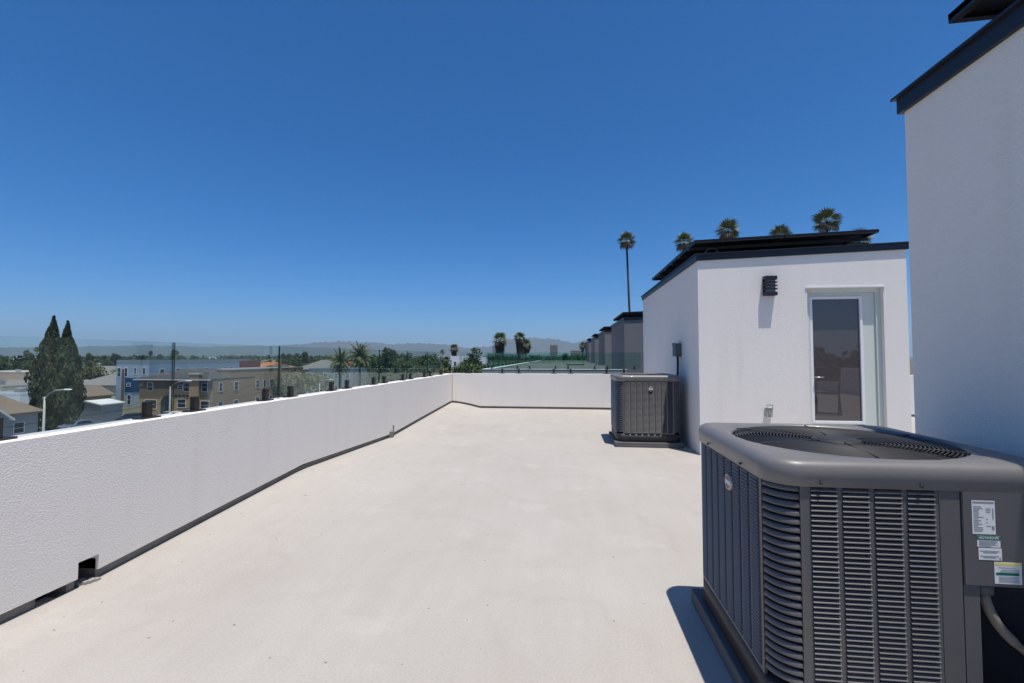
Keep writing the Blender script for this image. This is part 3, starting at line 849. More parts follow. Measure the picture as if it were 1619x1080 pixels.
# fan palms
def fan_frond(rnd, dry=False):
    b = MB(); L = 1.0 + .25 * rnd.random(); n = 13
    st = .75
    b.add([(0, -.02, 0), (0, .02, 0), (st, .015, .05), (st, -.015, .05)], [(0, 1, 2, 3)])
    for k in range(n):
        a = R(-100 + 200 * k / (n - 1)); l = L * (.75 + .25 * math.cos(a)) * (.9 + .2 * rnd.random()); da = R(7)
        c0 = Vector((st, 0, .05)); dr = -.30 * l * (1.6 if dry else 1)
        mid = c0 + Vector((math.cos(a) * l * .6, math.sin(a) * l * .6, .02))
        tip = c0 + Vector((math.cos(a) * l, math.sin(a) * l, dr * .6))
        sd = Vector((-math.sin(a), math.cos(a), 0)) * .075 * l
        b.add([c0, mid - sd, tip, mid + sd], [(0, 1, 2, 3)])
    return b
def fan_crown(seed, n=36, R0=1.0):
    rnd = random.Random(seed); b = MB(); b.m = 0
    for k in range(n):
        f = fan_frond(rnd, k > n * .78)
        u = k / n; el = R(78 - 135 * u + rnd.gauss(0, 6)); az = k * 2.4 + rnd.gauss(0, .2)
        T = Matrix.Rotation(az, 4, 'Z') @ Matrix.Rotation(-el, 4, 'Y') @ Matrix.Rotation(rnd.gauss(0, .3), 4, 'X')
        b.m = 1 if u > .8 else 0
        b.add([T @ Vector(v) * R0 for v in f.v], f.f)
    return b.mesh('crown', [M['palm'], M['palm_dry']])
CROWNS = [fan_crown(s) for s in (1, 2, 3)]
def fan_palm(label, x, y, zc, sc, k, lean=.6, skirt=0, group=None, tr=.2):
    t = thing('fan_palm', label, 'palm', (x, y, GZ), 0, group); H = zc - GZ
    inst('crown', CROWNS[k % 3], t, (0, 0, H), (0, 0, k * 1.3), (sc, sc, sc))
    b = MB(); b.tube([(-lean, 0, 0), (-lean * .9, 0, H * .3), (-lean * .35, 0, H * .7), (0, 0, H)], [tr * 1.7, tr * 1.15, tr, tr * .9], 8); b.build('trunk', M['palmtrunk'], t)
    if skirt:
        rnd = random.Random(k); s = MB()
        for _ in range(500):
            a = rnd.random() * 6.28; z = H - .3 - skirt * rnd.random(); r = tr + .25 + .55 * rnd.random() * (1 - (H - z) / (skirt * 1.6))
            p = Vector((r * math.cos(a), r * math.sin(a), z)); u = Vector((-math.sin(a), math.cos(a), 0)) * .09
            s.add([p - u, p + u, p + Vector((math.cos(a) * .1, math.sin(a) * .1, -.8))], [(0, 1, 2)])
        s.build('dead_frond_skirt', M['skirt'], t)
def feather_crown(seed):
    rnd = random.Random(seed); b = MB()
    for k in range(95):
        az = k * 2.4; el = R(80 - 135 * k / 95 + rnd.gauss(0, 5)); L = 3.2 + rnd.random()
        d = Vector((math.cos(az) * math.cos(el), math.sin(az) * math.cos(el), math.sin(el))); P = [Vector((0, 0, 0))]
        for i in range(9):
            d = (d + Vector((0, 0, -.11))).normalized(); P.append(P[-1] + d * L / 9)
        for i in range(1, 9):
            for s in (-1, 1):
                for j in range(2):
                    p = P[i].lerp(P[i + 1], j * .5) if i < 9 else P[i]
                    sd = d.cross(Vector((0, 0, 1))).normalized() * s
                    q = p + (sd * .62 + d * .35 + Vector((0, 0, -.25))) * (.85 if i < 7 else .6)
                    w = (P[i] - P[i - 1]).normalized() * .10
                    b.add([p - w, p + w, q], [(0, 1, 2)])
    return b.mesh('crown', M['palm'])
FEATHER = [feather_crown(s) for s in (4, 5)]
def feather_palm(label, x, y, zc, sc, k, group=None):
    t = thing('feather_palm', label, 'palm', (x, y, GZ), 0, group); H = zc - GZ
    inst('crown', FEATHER[k % 2], t, (0, 0, H), (0, 0, k), (sc, sc, sc))
    b = MB(); b.tube([(0, 0, 0), (.1, 0, H * .5), (0, 0, H)], [.35, .26, .24], 8); b.build('trunk', M['palmtrunk'], t)

# ------------------------------------------------------------------ houses and blocks
WIN = {}
def window_meshes(w, h):
    k = (round(w, 2), round(h, 2))
    if k not in WIN:
        f = MB(); e = .07
        f.box(-w / 2 - e, -w / 2, -.05, .02, -e, h + e); f.box(w / 2, w / 2 + e, -.05, .02, -e, h + e)
        f.box(-w / 2, w / 2, -.05, .02, h, h + e); f.box(-w / 2, w / 2, -.07, .02, -e, 0); f.box(-w / 2, w / 2, -.04, .01, h / 2 - .025, h / 2 + .025)
        p = MB(); p.box(-w / 2, w / 2, -.02, .0, 0, h)
        WIN[k] = (f.mesh('window', M['white']), p.mesh('pane', M['pane']))
    return WIN[k]
def window(parent, x, y, z, w, h, rz):
    f, p = window_meshes(w, h); o = inst('window', f, parent, (x, y, z), (0, 0, rz)); inst('pane', p, o); return o
def house(name, label, cat, x, y, w, d, h, roof, rh, wallm, roofm, group=None, rz=0, wins=True, wz=None, over=.45):
    """origin at the centre of the front; front faces -y, right side faces +x"""
    t = thing(name, label, cat, (x, y, GZ), rz, group); b = MB()
    b.box(-w / 2, w / 2, 0, d, 0, h)
    if roof == 'gable_y':
        b.prism([(-w / 2, h), (w / 2, h), (0, h + rh - .12)], 'y', 0.001, d - .001)
    if roof == 'gable_x':
        b.prism([(0, h), (d, h), (d / 2, h + rh - .12)], 'x', -w / 2 + .001, w / 2 - .001)
    b.build('wall', wallm, t); o = over; r = MB()
    if roof == 'gable_y':
        for s in (-1, 1):
            r.prism([(s * (w / 2 + o), h - o * rh / (w / 2)), (0, h + rh), (0, h + rh + .18), (s * (w / 2 + o), h + .18 - o * rh / (w / 2))], 'y', -o, d + o)
    elif roof == 'gable_x':
        for s in (-1, 1):
            r.prism([(d / 2 + s * (d / 2 + o), h - o * rh / (d / 2)), (d / 2, h + rh), (d / 2, h + rh + .18), (d / 2 + s * (d / 2 + o), h + .18 - o * rh / (d / 2))], 'x', -w / 2 - o, w / 2 + o)
    elif roof == 'hip':
        i = min(w, d) / 2; e = [(-w / 2 - o, -o, h), (w / 2 + o, -o, h), (w / 2 + o, d + o, h), (-w / 2 - o, d + o, h)]
        e2 = [(a, c, z + .16) for a, c, z in e]
        if w >= d: rg = [(-w / 2 + i, d / 2, h + rh), (w / 2 - i + .01, d / 2, h + rh)]; tf = [(4, 5, 9, 8), (5, 6, 9), (6, 7, 8, 9), (7, 4, 8)]
        else: rg = [(0, i, h + rh), (0, d - i, h + rh)]; tf = [(4, 5, 8), (5, 6, 9, 8), (6, 7, 9), (7, 4, 8, 9)]
        r.add(e + e2 + rg, [(3, 2, 1, 0), (0, 1, 5, 4), (1, 2, 6, 5), (2, 3, 7, 6), (3, 0, 4, 7)] + tf)
    else:
        r.box(-w / 2 + .2, w / 2 - .2, .2, d - .2, h - .02, h + .04)
        p = MB(); e = .2
        p.box(-w / 2 - .02, w / 2 + .02, -.02, e, h, h + rh); p.box(-w / 2 - .02, w / 2 + .02, d - e, d + .02, h, h + rh)
        p.box(-w / 2 - .02, -w / 2 + e, e, d - e, h, h + rh); p.box(w / 2 - e, w / 2 + .02, e, d - e, h, h + rh); p.build('parapet', wallm, t)
        for k in range(2):
            u = MB(); ux, uy = w * (.15 - .35 * k), d * (.3 + .3 * k); u.box(ux - .6, ux + .6, uy - .5, uy + .5, h + .04, h + 1.0); u.build('roof_vent', M['lamp'], t)
    r.build('roof', roofm, t)
    if wins:
        fl = max(1, int(h / 2.7))
        for s in range(fl):
            z = (wz if wz is not None else 1.0) + s * h / fl
            nw = max(1, int(w / 3.2))
            for k in range(nw): window(t, -w / 2 + w * (k + .5) / nw, 0, z, 1.0, 1.25, 0)
            nd = max(1, int(d / 3.4))
            for k in range(nd): window(t, w / 2, d * (k + .5) / nd, z, 1.0, 1.25, R(90))
    return t

# brick building with long wing, arch, chimney
t = thing('brick_building', 'tan brick two storey building with dark hip roof, arch and chimney', 'building', (-67.0, 72, GZ))
W2 = 7.0
b = MB(); b.box(-W2, W2, 0, 10, 0, 6.2); b.build('wall', M['brick'], t)
b = MB(); b.box(-W2 + .01, W2 - .01, -.03, .3, 4.7, 6.19); b.build('upper_wall', M['brick_dark'], t)
b = MB(); b.box(W2 - 9, W2 + .003, 4, 27, 0, 7.7); wg = b.build('wing', M['brick'], t)
b = MB(); b.box(W2 - 9.1, W2 + .06, 3.95, 27.1, 7.7, 7.9); b.build('coping', M['roof_grey'], wg)
b = MB(); o = .6
e = [(-W2 - o, -o, 6.2), (W2 + .02, -o, 6.2), (W2 + .02, 10.4, 6.2), (-W2 - o, 10.4, 6.2)]
b.add(e + [(x, y, 6.38) for x, y, _ in e] + [(-2.6, 5, 8.1), (3.4, 5, 8.1)], [(3, 2, 1, 0), (0, 1, 5, 4), (1, 2, 6, 5), (2, 3, 7, 6), (3, 0, 4, 7), (4, 5, 9, 8), (5, 6, 9), (6, 7, 8, 9), (7, 4, 8)])
rf = b.build('roof', M['roof_dark'], t)
b = MB(); b.box(-W2 - .63, W2 + .03, -.66, -.6, 6.2, 6.36); b.build('gutter', M['white'], rf)
b = MB(); b.box(2.9, 4.7, -.45, .3, 0, 7.2); ch = b.build('chimney', M['brick'], t)
b = MB(); b.box(2.8, 4.8, -.55, .4, 7.2, 7.4); b.build('chimney_cap', M['cream'], ch)
b = MB(); P = [(-2.7, 0), (-.5, 0)] + [(-1.6 + 1.1 * math.cos(a), 2.3 + 1.1 * math.sin(a)) for a in [math.pi * k / 12 for k in range(13)]]
b.prism([(-1.6 - 1.35, 0), (-1.6 + 1.35, 0)] + [(-1.6 + 1.35 * math.cos(math.pi * k / 14), 2.3 + 1.5 * math.sin(math.pi * k / 14)) for k in range(15)], 'y', -.10, .02)
ar = b.build('arch_surround', M['brick'], t)
b = MB(); b.prism([(-1.6 - 1.1, 0.01), (-1.6 + 1.1, 0.01)] + [(-1.6 + 1.1 * math.cos(math.pi * k / 14), 2.3 + 1.25 * math.sin(math.pi * k / 14)) for k in range(15)], 'y', -.13, -.102)
b.build('arch_opening', M['pane'], ar)
for k in range(7):
    b = MB(); xx = .1 + k * .75
    if 2.7 < xx < 4.9: continue
    b.prism([(xx + .28 * math.cos(math.pi * i / 8), 3.35 + .28 * math.sin(math.pi * i / 8)) for i in range(9)], 'y', -.06, .02); b.build('corbel_arch', M['pane'], t)
for x, z, w, h in ((-4.9, 4.4, 1.0, 1.3), (-4.7, 1.2, 2.2, 1.5), (.9, 4.6, .8, .7), (2.1, 4.3, 1.0, 1.4), (5.5, 4.3, 1.0, 1.4), (1.2, 1.5, 1.5, 1.4), (5.6, 1.2, 1.5, 1.4)):
    window(t, x, -.032 if z > 4 else -.002, z, w, h, 0)
for k, y in enumerate((1.8, 5.6, 11.5, 13.6, 15.6, 18.2, 20.6, 23.2)):
    window(t, W2 + .005, y, 4.2, 1.0 if k % 3 else .7, 1.4, R(90)); window(t, W2 + .005, y, 1.0, 1.0, 1.3, R(90))
# white and blue modern block
t = thing('modern_block', 'pale blue and white sided modern block with deep blue panel', 'building', (-88.0, 84, GZ))
b = MB(); b.box(-3.75, 3.75, 0, 30, 0, 8.6); b.build('wall', M['siding'], t)
b = MB(); b.box(-1.6, 3.7, -.12, 0, 3.0, 5.9); b.build('blue_panel', M['panel_blue'], t)
b = MB(); b.box(-2.35, -1.85, -.14, 0, .5, 7.7); b.build('dark_strip', M['roof_brown'], t)
b = MB(); b.box(-3.75, 3.75, 0, .12, 8.6, 9.6); b.box(3.63, 3.75, .12, 30, 8.6, 9.6); b.build('roof_screen', M['bluegrey'], t)
b = MB(); b.box(3.2, 3.9, 26, 34, 5.5, 9.2); b.build('red_bay', M['red_panel'], t)
b = MB(); b.box(-3.6, 3.6, .3, 29.8, 8.6, 8.7); b.build('roof', M['roof_dark'], t)
for x, z, w, h in ((-3.1, 6.2, .7, 1.7), (-1.5, 6.2, .6, 1.7), (.6, 6.7, .4, 1.2), (2.6, 6.7, .6, 1.2), (-.7, 4.2, .8, .6), (-.6, .5, .7, 1.9)):
    window(t, x, -.125 if 3 < z < 5.9 else -.002, z, w, h, 0)
for k in range(6): window(t, 3.752, 3 + 4 * k, 6.4, 1.0, 1.2, R(90))

house('garage', 'grey sided garage with pale low gable beside the cypresses', 'garage', -72.5, 61.8, 5.2, 3.4, 2.9, 'gable_y', .5, M['siding_grey'], M['roof_white'], wins=False, over=.22)
bg = house('bungalow', 'brown roofed bungalow with white gabled porch left of the cypresses', 'house', -74.5, 42.5, 17, 8, 3.4, 'gable_y', 2.4, M['siding_grey'], M['roof_brown'])
b = MB(); b.box(8.5, 10.8, .3, 3.3, 0, 3.2); b.prism([(.3, 3.2), (3.3, 3.2), (1.8, 4.5)], 'x', 8.0, 10.79); pc = b.build('porch', M['siding_grey'], bg)
b = MB()
for q in (-1, 1): b.prism([(1.8 + q * 1.9, 2.87), (1.8, 4.52), (1.8, 4.72), (1.8 + q * 1.9, 3.07)], 'x', 7.6, 11.1)
b.build('porch_roof', M['white'], pc)
house('tan_house', 'tan stucco gable house with brown eaves behind the grey garage', 'house', -91.5, 75, 6.5, 5, 2.9, 'gable_y', 1.6, M['tan'], M['roof_brown'], wins=False)
house('flat_roof_house', 'wide flat grey roofed building left of the cypresses', 'building', -126, 80, 26, 20, 4.1, 'flat', .3, M['cream'], M['roof_grey'])
house('flat_roof_house', 'small white walled flat roofed building left of the cypresses', 'building', -96, 68, 7, 6, 3.7, 'flat', .4, M['white'], M['roof_grey'])
house('flat_roof_house', 'wide flat white roofed building behind the wide grey roof', 'building', -190, 135, 40, 16, 4.6, 'flat', .5, M['cream'], M['roof_white'])
house('brown_roof_house', 'long low brown roofed house behind the wide grey roof', 'house', -158, 108, 26, 10, 3.4, 'hip', 2.0, M['cream'], M['roof_brown'])
house('grey_roof_house', 'grey hip roofed house behind the tan gable house', 'house', -107, 93, 11, 9, 3.6, 'hip', 2.4, M['cream'], M['roof_grey'])
house('grey_roof_house', 'grey gable house farther behind the tan gable house', 'house', -152, 134, 14, 9, 4.4, 'gable_x', 2.5, M['cream'], M['roof_grey'])
house('terracotta_house', 'terracotta roofed house behind the brick building', 'house', -87, 122, 13, 10, 6.4, 'hip', 2.2, M['cream'], M['roof_red'])
house('grey_hip_house', 'large grey hip roofed house right of the brick building', 'house', -79, 138, 15, 12, 6.0, 'hip', 3.2, M['cream'], M['roof_grey'])
house('white_roof_building', 'low blue grey building with bright white flat roof', 'building', -64.5, 120, 13, 14, 6.6, 'flat', .4, M['bluegrey'], M['roof_white'])
house('white_roof_building', 'small white roofed shed past the bright white flat roof', 'building', -61, 155, 9, 8, 4.6, 'flat', .3, M['white'], M['roof_white'])
house('gable_house', 'dark gabled house with white bargeboards beside the pale bush', 'house', -75.5, 109, 6, 8, 5.0, 'gable_y', 2.8, M['bluegrey'], M['roof_dark'])
house('white_block', 'long white two storey block beyond the parapet corner', 'building', -49, 182, 16, 12, 10.0, 'flat', .5, M['white'], M['roof_white'])
house('white_block', 'white block with dark windows behind the clipped trees', 'building', -33, 158, 11, 10, 9.6, 'flat', .5, M['white'], M['roof_white'])
house('tan_roof_house', 'small tan roofed house among the trees by the white block', 'house', -46, 140, 9, 8, 4.2, 'hip', 2.3, M['cream'], M['tan'])
t = thing('stair_tower', 'narrow white tower with brick foot beyond the parapet corner', 'tower', (-24.6, 101, GZ))
b = MB(); b.box(-.85, .85, 0, 3, 5.8, 10.4); b.build('tower_wall', M['white'], t)
b = MB(); b.box(-.84, .84, .01, 3, 0, 5.8); b.build('brick_foot', M['brick'], t)
window(t, 0, -.002, 8.2, .6, .9, 0)

# ------------------------------------------------------------------ named vegetation
cypress('tall dark cypress, the taller of the pair by the street lamp', -71.6, 56.0, 15.8, 2.0, .35, 1)
cypress('tall dark cypress, the shorter of the pair by the street lamp', -68.6, 55.6, 15.0, 1.8, .1, 2)
fan_palm('very tall slender fan palm standing clear beside the white penthouse', 8.75, 65, 17.6, .80, 0, lean=-.7, tr=.15)
for k, (x, y, z, sc, lab) in enumerate(((15.8, 62, 16.4, .82, 'low fan palm crown at the left corner of the solar panels'), (20.7, 60, 17.2, .92, 'large fan palm crown above the middle of the solar panels'),
        (26.95, 60, 16.4, .86, 'fan palm crown half hidden behind the solar panels'), (32.4, 60, 18.0, .98, 'tallest fan palm crown with trunk showing over the solar panels'), (36.0, 60, 15.5, .9, 'fan palm crown peeping under the raised solar panel end'))):
    fan_palm(lab, x, y, z, sc, k, group='fan palms behind the solar panels')
fan_palm('stout fan palm with thick dead skirt beyond the green glass', -13.1, 92, 4.6, 1.0, 1, skirt=2.6, tr=.38)
fan_palm('fan palm with brown skirt beside the dark conifers', -9.6, 98, 5.2, .88, 2, skirt=2.4, tr=.25)
fan_palm('small leaning fan palm next to the brown skirted palm', -8.4, 101, 3.9, .8, 0, skirt=1.0)
fan_palm('short fan palm with reddish trunk over the white tower', -32.5, 132, 3.5, .9, 1, skirt=2.2)
for k, x in enumerate((1.2, 3.6)):
    fan_palm(('left-leaning' if k else 'upright') + ' distant skirted fan palm before the hazy hills', x + 9, 260, 7.5, 1.3, k, lean=1.2 * k, group='distant fan palm pair', skirt=3)
for k, (x, y) in enumerate(((-330, 245), (-322, 250), (-345, 262), (-300, 300), (-90, 330))):
    fan_palm('thin distant fan palm above the far rooftops', x, y, 3.5 + (k % 3) * 1.2, 1.1, k, group='thin distant fan palms')
feather_palm('shaggy feather palm, the lower of two beside the white flat roof', -51.4, 100, .2, .85, 0)
feather_palm('shaggy feather palm, the higher of two beside the white flat roof', -46.8, 100, 1.5, .9, 1)
tree('shrub', -56, 92, 1.9, 'pale green spreading bush beside the brick building', None, 'bush')
tree('shrub', -46, 112, 1.3, 'yellow green bush near the feather palms', None, 'bush')
rnd = random.Random(21)
for k in range(5):
    tree('round', -17 + k * 2.6, 76 + 4 * (k % 2), .98, 'dense green clipped tree just past the end parapet', 'clipped trees past the end parapet', rnd=rnd)
for k in range(9):
    tree('round', -3 + k * 4.2, 74 + 5 * (k % 3), 1.0, 'green tree behind the green glass railings', 'trees behind the green glass', rnd=rnd)
# trees mirrored in the door
for k in range(12):
    tree('round', 2 + k * 3.4, -34 - 4 * (k % 2), 1.2, 'leafy tree mirrored in the door glass', 'trees behind the camera side of the block', rnd=rnd)

# mid-distance trees and houses, scattered by bearing and distance, kept clear of the named buildings
FOOT = [(-67, 85, 9, 16), (-88, 98, 7, 18), (-72.8, 68, 6, 8), (-70, 50, 11, 8), (-86, 79, 5, 6), (-126, 90, 15, 13), (-190, 143, 22, 11), (-158, 113, 16, 8), (-107, 97, 8, 7), (-152, 138, 9, 7), (-87, 127, 9, 8),
        (-79, 144, 10, 9), (-64.5, 127, 9, 10), (-61, 159, 7, 7), (-75.5, 113, 5, 7), (-49, 188, 11, 9), (-33, 163, 8, 8), (-46, 144, 7, 7), (-24.6, 102, 3, 4), (-52, 60, 10, 50), (-66, 112, 14, 8)]
def clear(x, y, r):
    return all(abs(x - a) > w + r or abs(y - c) > d + r for a, c, w, d in FOOT) and not (x > -8 and y < 62)
placed = []
HL = {'hip_cream': ('cream walled hip roofed house among the far trees', M['cream'], M['roof_grey'], 'hip'),
      'gable_white': ('white walled gable house among the far trees', M['white'], M['roof_brown'], 'gable_x'),
      'flat_white': ('white flat roofed building among the far trees', M['white'], M['roof_white'], 'flat'),
      'hip_red': ('terracotta roofed house among the far trees', M['tan'], M['roof_red'], 'hip')}
keys = list(HL)
for _ in range(900):
    if len(placed) >= 62: break
    ang = R(-52 + 62 * rnd.random()); d = 120 + 330 * rnd.random() ** 1.2
    x, y = d * math.sin(ang), d * math.cos(ang)
    if len(placed) < 22: y = 100 + 120 * rnd.random(); x = y * (-1.36 + .8 * rnd.random())
    if not clear(x, y, 6) or any((x - a) ** 2 + (y - c) ** 2 < 17 ** 2 for a, c in placed): continue
    placed.append((x, y)); k = rnd.choice(keys); lab, wm, rm, rt = HL[k]
    house('far_house', lab, 'house', x, y, 9 + 5 * rnd.random(), 8 + 3 * rnd.random(), 3.2 + 3.2 * (rnd.random() < .4), rt, .4 if rt == 'flat' else 1.9, wm, rm, group=lab.replace(' house', ' houses').replace(' building', ' buildings'), rz=R(rnd.choice((0, 0, 90, -12))), wins=d < 260)
TL = {'round': ('round crowned green tree among the far houses', 'round trees among the far houses'), 'loose': ('dark upright loose tree among the far houses', 'dark loose trees among the far houses'),
      'shrub': ('low yellow green tree among the far houses', 'low yellow green trees among the far houses')}
cnt = 0
tp = []
SECT = [(-.47, -.20, 95, 230, 80), (-1.05, -.55, 140, 240, 40), (-1.35, -1.05, 170, 260, 24)]
for _ in range(6000):
    if cnt >= 285: break
    ang = R(-57 + 72 * rnd.random()); d = 105 + 300 * rnd.random() ** 1.15
    x, y = d * math.sin(ang), d * math.cos(ang)
    for q0, q1, n0, n1, q in SECT:
        if cnt < sum(z[4] for z in SECT[:SECT.index((q0, q1, n0, n1, q)) + 1]):
            y = n0 + (n1 - n0) * rnd.random(); x = y * (q0 + (q1 - q0) * rnd.random()); break
    if not clear(x, y, 2.5) or any((x - a) ** 2 + (y - c) ** 2 < 10 ** 2 for a, c in placed) or any((x - a) ** 2 + (y - c) ** 2 < 4.5 ** 2 for a, c in tp): continue
    if y < 104 and x < -60: continue
    kind = rnd.choice(('round', 'round', 'loose', 'loose', 'shrub')); cnt += 1; tp.append((x, y))
    tree(kind, x, y, (.8 + .4 * rnd.random()) * (1.9 if kind == 'shrub' else 1.0), TL[kind][0], TL[kind][1], rnd=rnd)
# far tree cover and roofs: one mass each
b = MB(); hb = MB(); r2 = random.Random(5)
ICO = [(0, 0, -1)] + [(math.cos(a) * .9, math.sin(a) * .9, -.3) for a in [2 * math.pi * k / 6 for k in range(6)]] + [(math.cos(a + .5) * .8, math.sin(a + .5) * .8, .45) for a in [2 * math.pi * k / 6 for k in range(6)]] + [(0, 0, .9)]
IF = [(0, 1 + (k + 1) % 6, 1 + k) for k in range(6)] + [(1 + k, 1 + (k + 1) % 6, 7 + k) for k in range(6)] + [(1 + (k + 1) % 6, 7 + (k + 1) % 6, 7 + k) for k in range(6)] + [(7 + k, 7 + (k + 1) % 6, 13) for k in range(6)]
for _ in range(2600):
    ang = R(-58 + 80 * r2.random()); d = 330 + 600 * r2.random() ** 1.2
    x, y = d * math.sin(ang), d * math.cos(ang); s = 2.2 + 2.4 * r2.random(); h = 7 + 4.5 * r2.random()
    for _k in range(46):
        e = Vector((r2.gauss(0, 1), r2.gauss(0, 1), r2.gauss(0, 1))).normalized() * r2.random() ** .4
        p = Vector((x + e.x * s, y + e.y * s, GZ + h * .58 + e.z * h * .42)); n = Vector((r2.gauss(0, 1), r2.gauss(0, 1), r2.gauss(0, 1))).normalized(); u = n.orthogonal() * .75; w = n.cross(u)
        b.add([p - u, p - w, p + u, p + w], [(0, 1, 2, 3)])
for _ in range(9000):
    ang = R(-58 + 80 * r2.random()); d = 800 + 3300 * r2.random() ** 1.5
    x, y = d * math.sin(ang), d * math.cos(ang); s = 2.6 + 3.2 * r2.random(); h = 2.5 + 3.5 * r2.random()
    b.add([(x + px * s * (.8 + .4 * r2.random()), y + py * s, GZ + h * .9 + pz * h * (.8 + .4 * r2.random())) for px, py, pz in ICO], IF)
stuff(b.build('distant_trees', M['leaf_dark']), 'dark band of distant treetops below the hills', 'trees')
for _ in range(1500):
    ang = R(-58 + 80 * r2.random()); d = 470 + 2600 * r2.random() ** 1.4
    x, y = d * math.sin(ang), d * math.cos(ang); w = 5 + 8 * r2.random(); h = 5 + 5 * r2.random()
    hb.m = r2.randrange(4); hb.box(x - w, x + w, y - 5, y + 5, GZ, GZ + h)
stuff(hb.build('distant_roofs', [M['white'], M['cream'], M['roof_grey'], M['roof_white']]), 'scatter of pale distant roofs among the far treetops', 'buildings')
for (x, y, w, h, m, lab) in ((-21, 900, 16, 34, 'tan', 'brownish distant tower block under the hills'), (-190, 1250, 20, 42, 'cream', 'pale distant tower block left of the stout palm'),
                             (60, 1500, 24, 50, 'bluegrey', 'blue grey distant tower beside the row of penthouses'), (30, 1150, 30, 26, 'tan', 'wide tan distant block by the fan palm pair')):
    t = thing('tower_block', lab, 'building', (x, y, GZ)); q = MB(); q.box(-w / 2, w / 2, 0, w, 0, h); q.build('wall', M[m], t)
    for s in range(int(h / 4)):
        q = MB(); q.box(-w / 2 + 1, w / 2 - 1, -.3, .01, 2 + s * 4, 3.8 + s * 4); q.build('window_band', M['pane'], t)

# ------------------------------------------------------------------ street furniture, cables, cars
def street_lamp(label, x, y, h, sign=False):
    t = thing('street_lamp', label, 'street lamp', (x, y, GZ))
    b = MB(); b.tube([(0, 0, 0), (0, 0, .5), (0, 0, h)], [.14, .11, .07], 10); b.build('pole', M['lamp'], t)
    b = MB(); b.tube([(0, 0, h - .3), (.35, 0, h + .25), (1.0, 0, h + .55), (1.9, 0, h + .62)], .045, 8); b.build('arm', M['lamp'], t)
    b = MB(); b.loops([[(1.8 + .45 * u + 0 * a, .13 * s * math.cos(a), h + .62 + .07 * s * math.sin(a)) for a in [2 * math.pi * k / 10 for k in range(10)]] for u, s in ((0, .3), (.3, 1), (1.2, 1), (1.7, .4))], True, True, True)
    b.build('lamp_head', M['white'], t)
    if sign:
        b = MB(); b.prism([(.32 * math.cos(2 * math.pi * k / 20) + .45, .62 * math.sin(2 * math.pi * k / 20) + h - 3.6) for k in range(20)], 'y', -.02, .02); s = b.build('banner', M['sticker'], t)
        g = mat('banner green', (.05, .22, .12), .7, .2); b = MB()
        b.prism([(.22 * math.cos(2 * math.pi * k / 20) + .45, .48 * math.sin(2 * math.pi * k / 20) + h - 3.55) for k in range(20)], 'y', -.03, -.021); b.build('banner_emblem', g, s)
    return t
street_lamp('street lamp with pale oval banner before the cypresses', -43.6, 33.8, 6.9, True)
street_lamp('street lamp standing before the brick building', -43.0, 45.5, 7.0)
street_lamp('street lamp farther along, right of the brick building', -42.3, 75, 5.7)
def utility_pole(label, x, y, h):
    t = thing('utility_pole', label, 'utility pole', (x, y, GZ))
    b = MB(); b.tube([(0, 0, 0), (0, 0, h)], [.17, .12], 8); b.build('pole', M['wood_pole'], t)
    b = MB(); b.box(-1.1, 1.1, -.06, .06, h - .9, h - .75); b.build('crossarm', M['wood_pole'], t)
    return t
utility_pole('brown utility pole at the end of the brick building', -45.3, 68.5, 9.9)
utility_pole('dark utility pole among the flat roofs left of the cypresses', -118, 102, 9.0)
for k, (dz, dx) in enumerate(((0, 0), (-1.3, .2))):
    b = MB(); A = Vector((-46 + dx, 28, GZ + 4.4 + dz * .7)); B = Vector((-45.3 + dx, 68.4, GZ + 6.6 + dz))
    b.tube([A.lerp(B, u) + Vector((0, 0, -1.0 * 4 * u * (1 - u) * .5)) for u in [i / 16 for i in range(17)]], .022, 5)
    tag(b.build('utility_cable', M['black_metal']), ('upper' if k == 0 else 'lower') + ' black utility cable sagging along the street', 'cable')
def car(label, x, y, rz, paint):
    t = thing('parked_car', label, 'car', (x, y, GZ + .13), rz, None)
    prof = [(-2.3, .35), (-2.3, .75), (-2.1, .95), (-1.55, 1.0), (-.95, 1.42), (.45, 1.45), (1.15, 1.0), (2.0, .88), (2.3, .7), (2.32, .35)]
    b = MB(); L = []
    for w, ins in ((-.9, .06), (-.82, 0), (.82, 0), (.9, .06)):
        L.append([(px * (1 - ins * .3), w * (1 if z < 1.05 else .82), z - (ins * .5 if z > .5 else 0)) for px, z in prof])
    b.loops(L, True, True, True, False); b.build('body', paint, t, .04)
    for s in (-1, 1):
        b = MB(); b.add([(-1.4, s * .90, 1.0), (-.9, s * .75, 1.36), (.4, s * .75, 1.38), (1.0, s * .90, 1.0)], [(0, 1, 2, 3)]); b.build('side_window', M['car_glass'], t)
        for px in (-1.4, 1.4):
            b = MB(); b.tube([(px, s * .70, .33), (px, s * .92, .33)], .33, 16); wl = b.build('wheel', M['tire'], t)
            b = MB(); b.tube([(px, s * .915, .33), (px, s * .93, .33)], .2, 12); b.build('rim', M['lamp'], wl)
        b = MB(); b.box(-2.33, -2.25, s * .55 - .18, s * .55 + .18, .68, .82); b.build('tail_light', M['red_light'], t)
        b = MB(); b.box(2.24, 2.33, s * .6 - .17, s * .6 + .17, .62, .74); b.build('headlight', M['white'], t)
    b = MB(); b.add([(1.12, -.72, 1.03), (1.12, .72, 1.03), (.5, .66, 1.43), (.5, -.66, 1.43)], [(0, 1, 2, 3)]); b.build('windscreen', M['car_glass'], t)
    b = MB(); b.add([(-1.52, -.72, 1.03), (-1.52, .72, 1.03), (-1.0, .66, 1.42), (-1.0, -.66, 1.42)], [(0, 1, 2, 3)]); b.build('rear_window', M['car_glass'], t)
    return t
car('dark sedan parked in front of the grey garage', -65.8, 63.4, R(90), M['car_dark'])
car('white car parked before the brick building', -62.4, 66.4, R(90), M['car_white'])
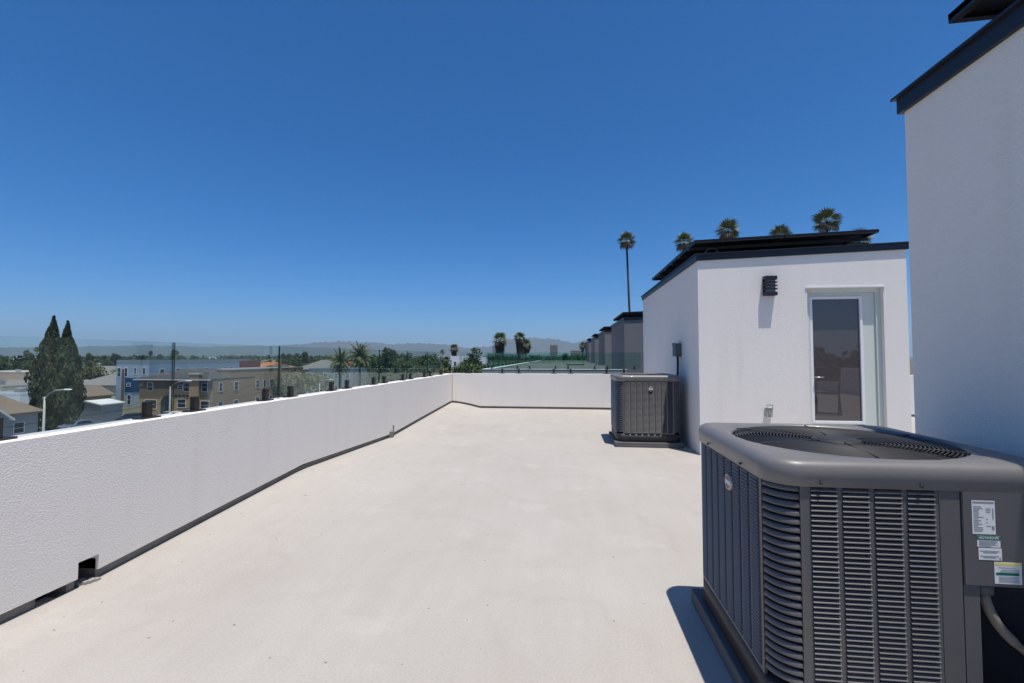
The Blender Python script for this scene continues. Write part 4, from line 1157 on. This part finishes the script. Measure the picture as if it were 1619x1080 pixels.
car('blue grey car parked near the brick building arch', -61.5, 69.9, R(0), M['car_grey'])
car('dark car parked at the kerb below the cypresses', -66.2, 55.8, R(90), M['car_grey'])
car('white car crossing the asphalt right of the brick building', -66, 113.5, R(0), M['car_white'])

# ------------------------------------------------------------------ hills and haze
RIDGE = [(-64, 60), (-52, 95), (-45, 120), (-41, 110), (-37, 125), (-33, 135), (-30, 170), (-27, 190), (-24, 178), (-21, 160), (-18, 175), (-15, 160), (-12.5, 120), (-9.5, 128), (-8, 205), (-5, 245), (-2, 238), (1, 180), (3, 215), (5, 265), (8, 250), (14, 230), (30, 180)]
b = MB(); Vv = []; r3 = random.Random(9)
A = [-64 + 94 * i / 400 for i in range(401)]
rows = 10
for j in range(rows):
    u = j / (rows - 1); d = 4600 + 2200 * u
    for a in A:
        h = lerp_table(RIDGE, a) * 1.0
        f = math.sin(u * math.pi / 2) ** 1.2
        wob = 1 + .05 * math.sin(a * 1.37 + j * 1.9) + .05 * math.sin(a * 3.31 + j * 2.7 + 1) + .035 * math.sin(a * 8.7 + j * 4.1) + .02 * math.sin(a * 17.3 + j) + .04 * r3.random()
        Vv.append((d * math.sin(R(a)), d * math.cos(R(a)), GZ - 2 + (h * 1.1 * f * wob if j else 0)))
n = len(A)
b.add(Vv, [(j * n + i, j * n + i + 1, (j + 1) * n + i + 1, (j + 1) * n + i) for j in range(rows - 1) for i in range(n - 1)], True)
M['hill'] = mat('chaparral hills', (.06, .075, .055), .95, .1, var=(.008, .4, (.12, .125, .10)))
struct(b.build('hills', M['hill']))
b = MB(); b.box(-9300, 9300, -9300, 9300, GZ - 1.2, 420)
hz = bpy.data.materials.new('haze'); hz.use_nodes = True
hz.node_tree.nodes.clear()
pv = hz.node_tree.nodes.new('ShaderNodeVolumePrincipled'); ho = hz.node_tree.nodes.new('ShaderNodeOutputMaterial')
pv.inputs['Color'].default_value = (.56, .78, 1.0, 1); pv.inputs['Density'].default_value = 1.25e-4; pv.inputs['Anisotropy'].default_value = .2
hz.node_tree.links.new(pv.outputs[0], ho.inputs['Volume'])
stuff(b.build('haze', hz))
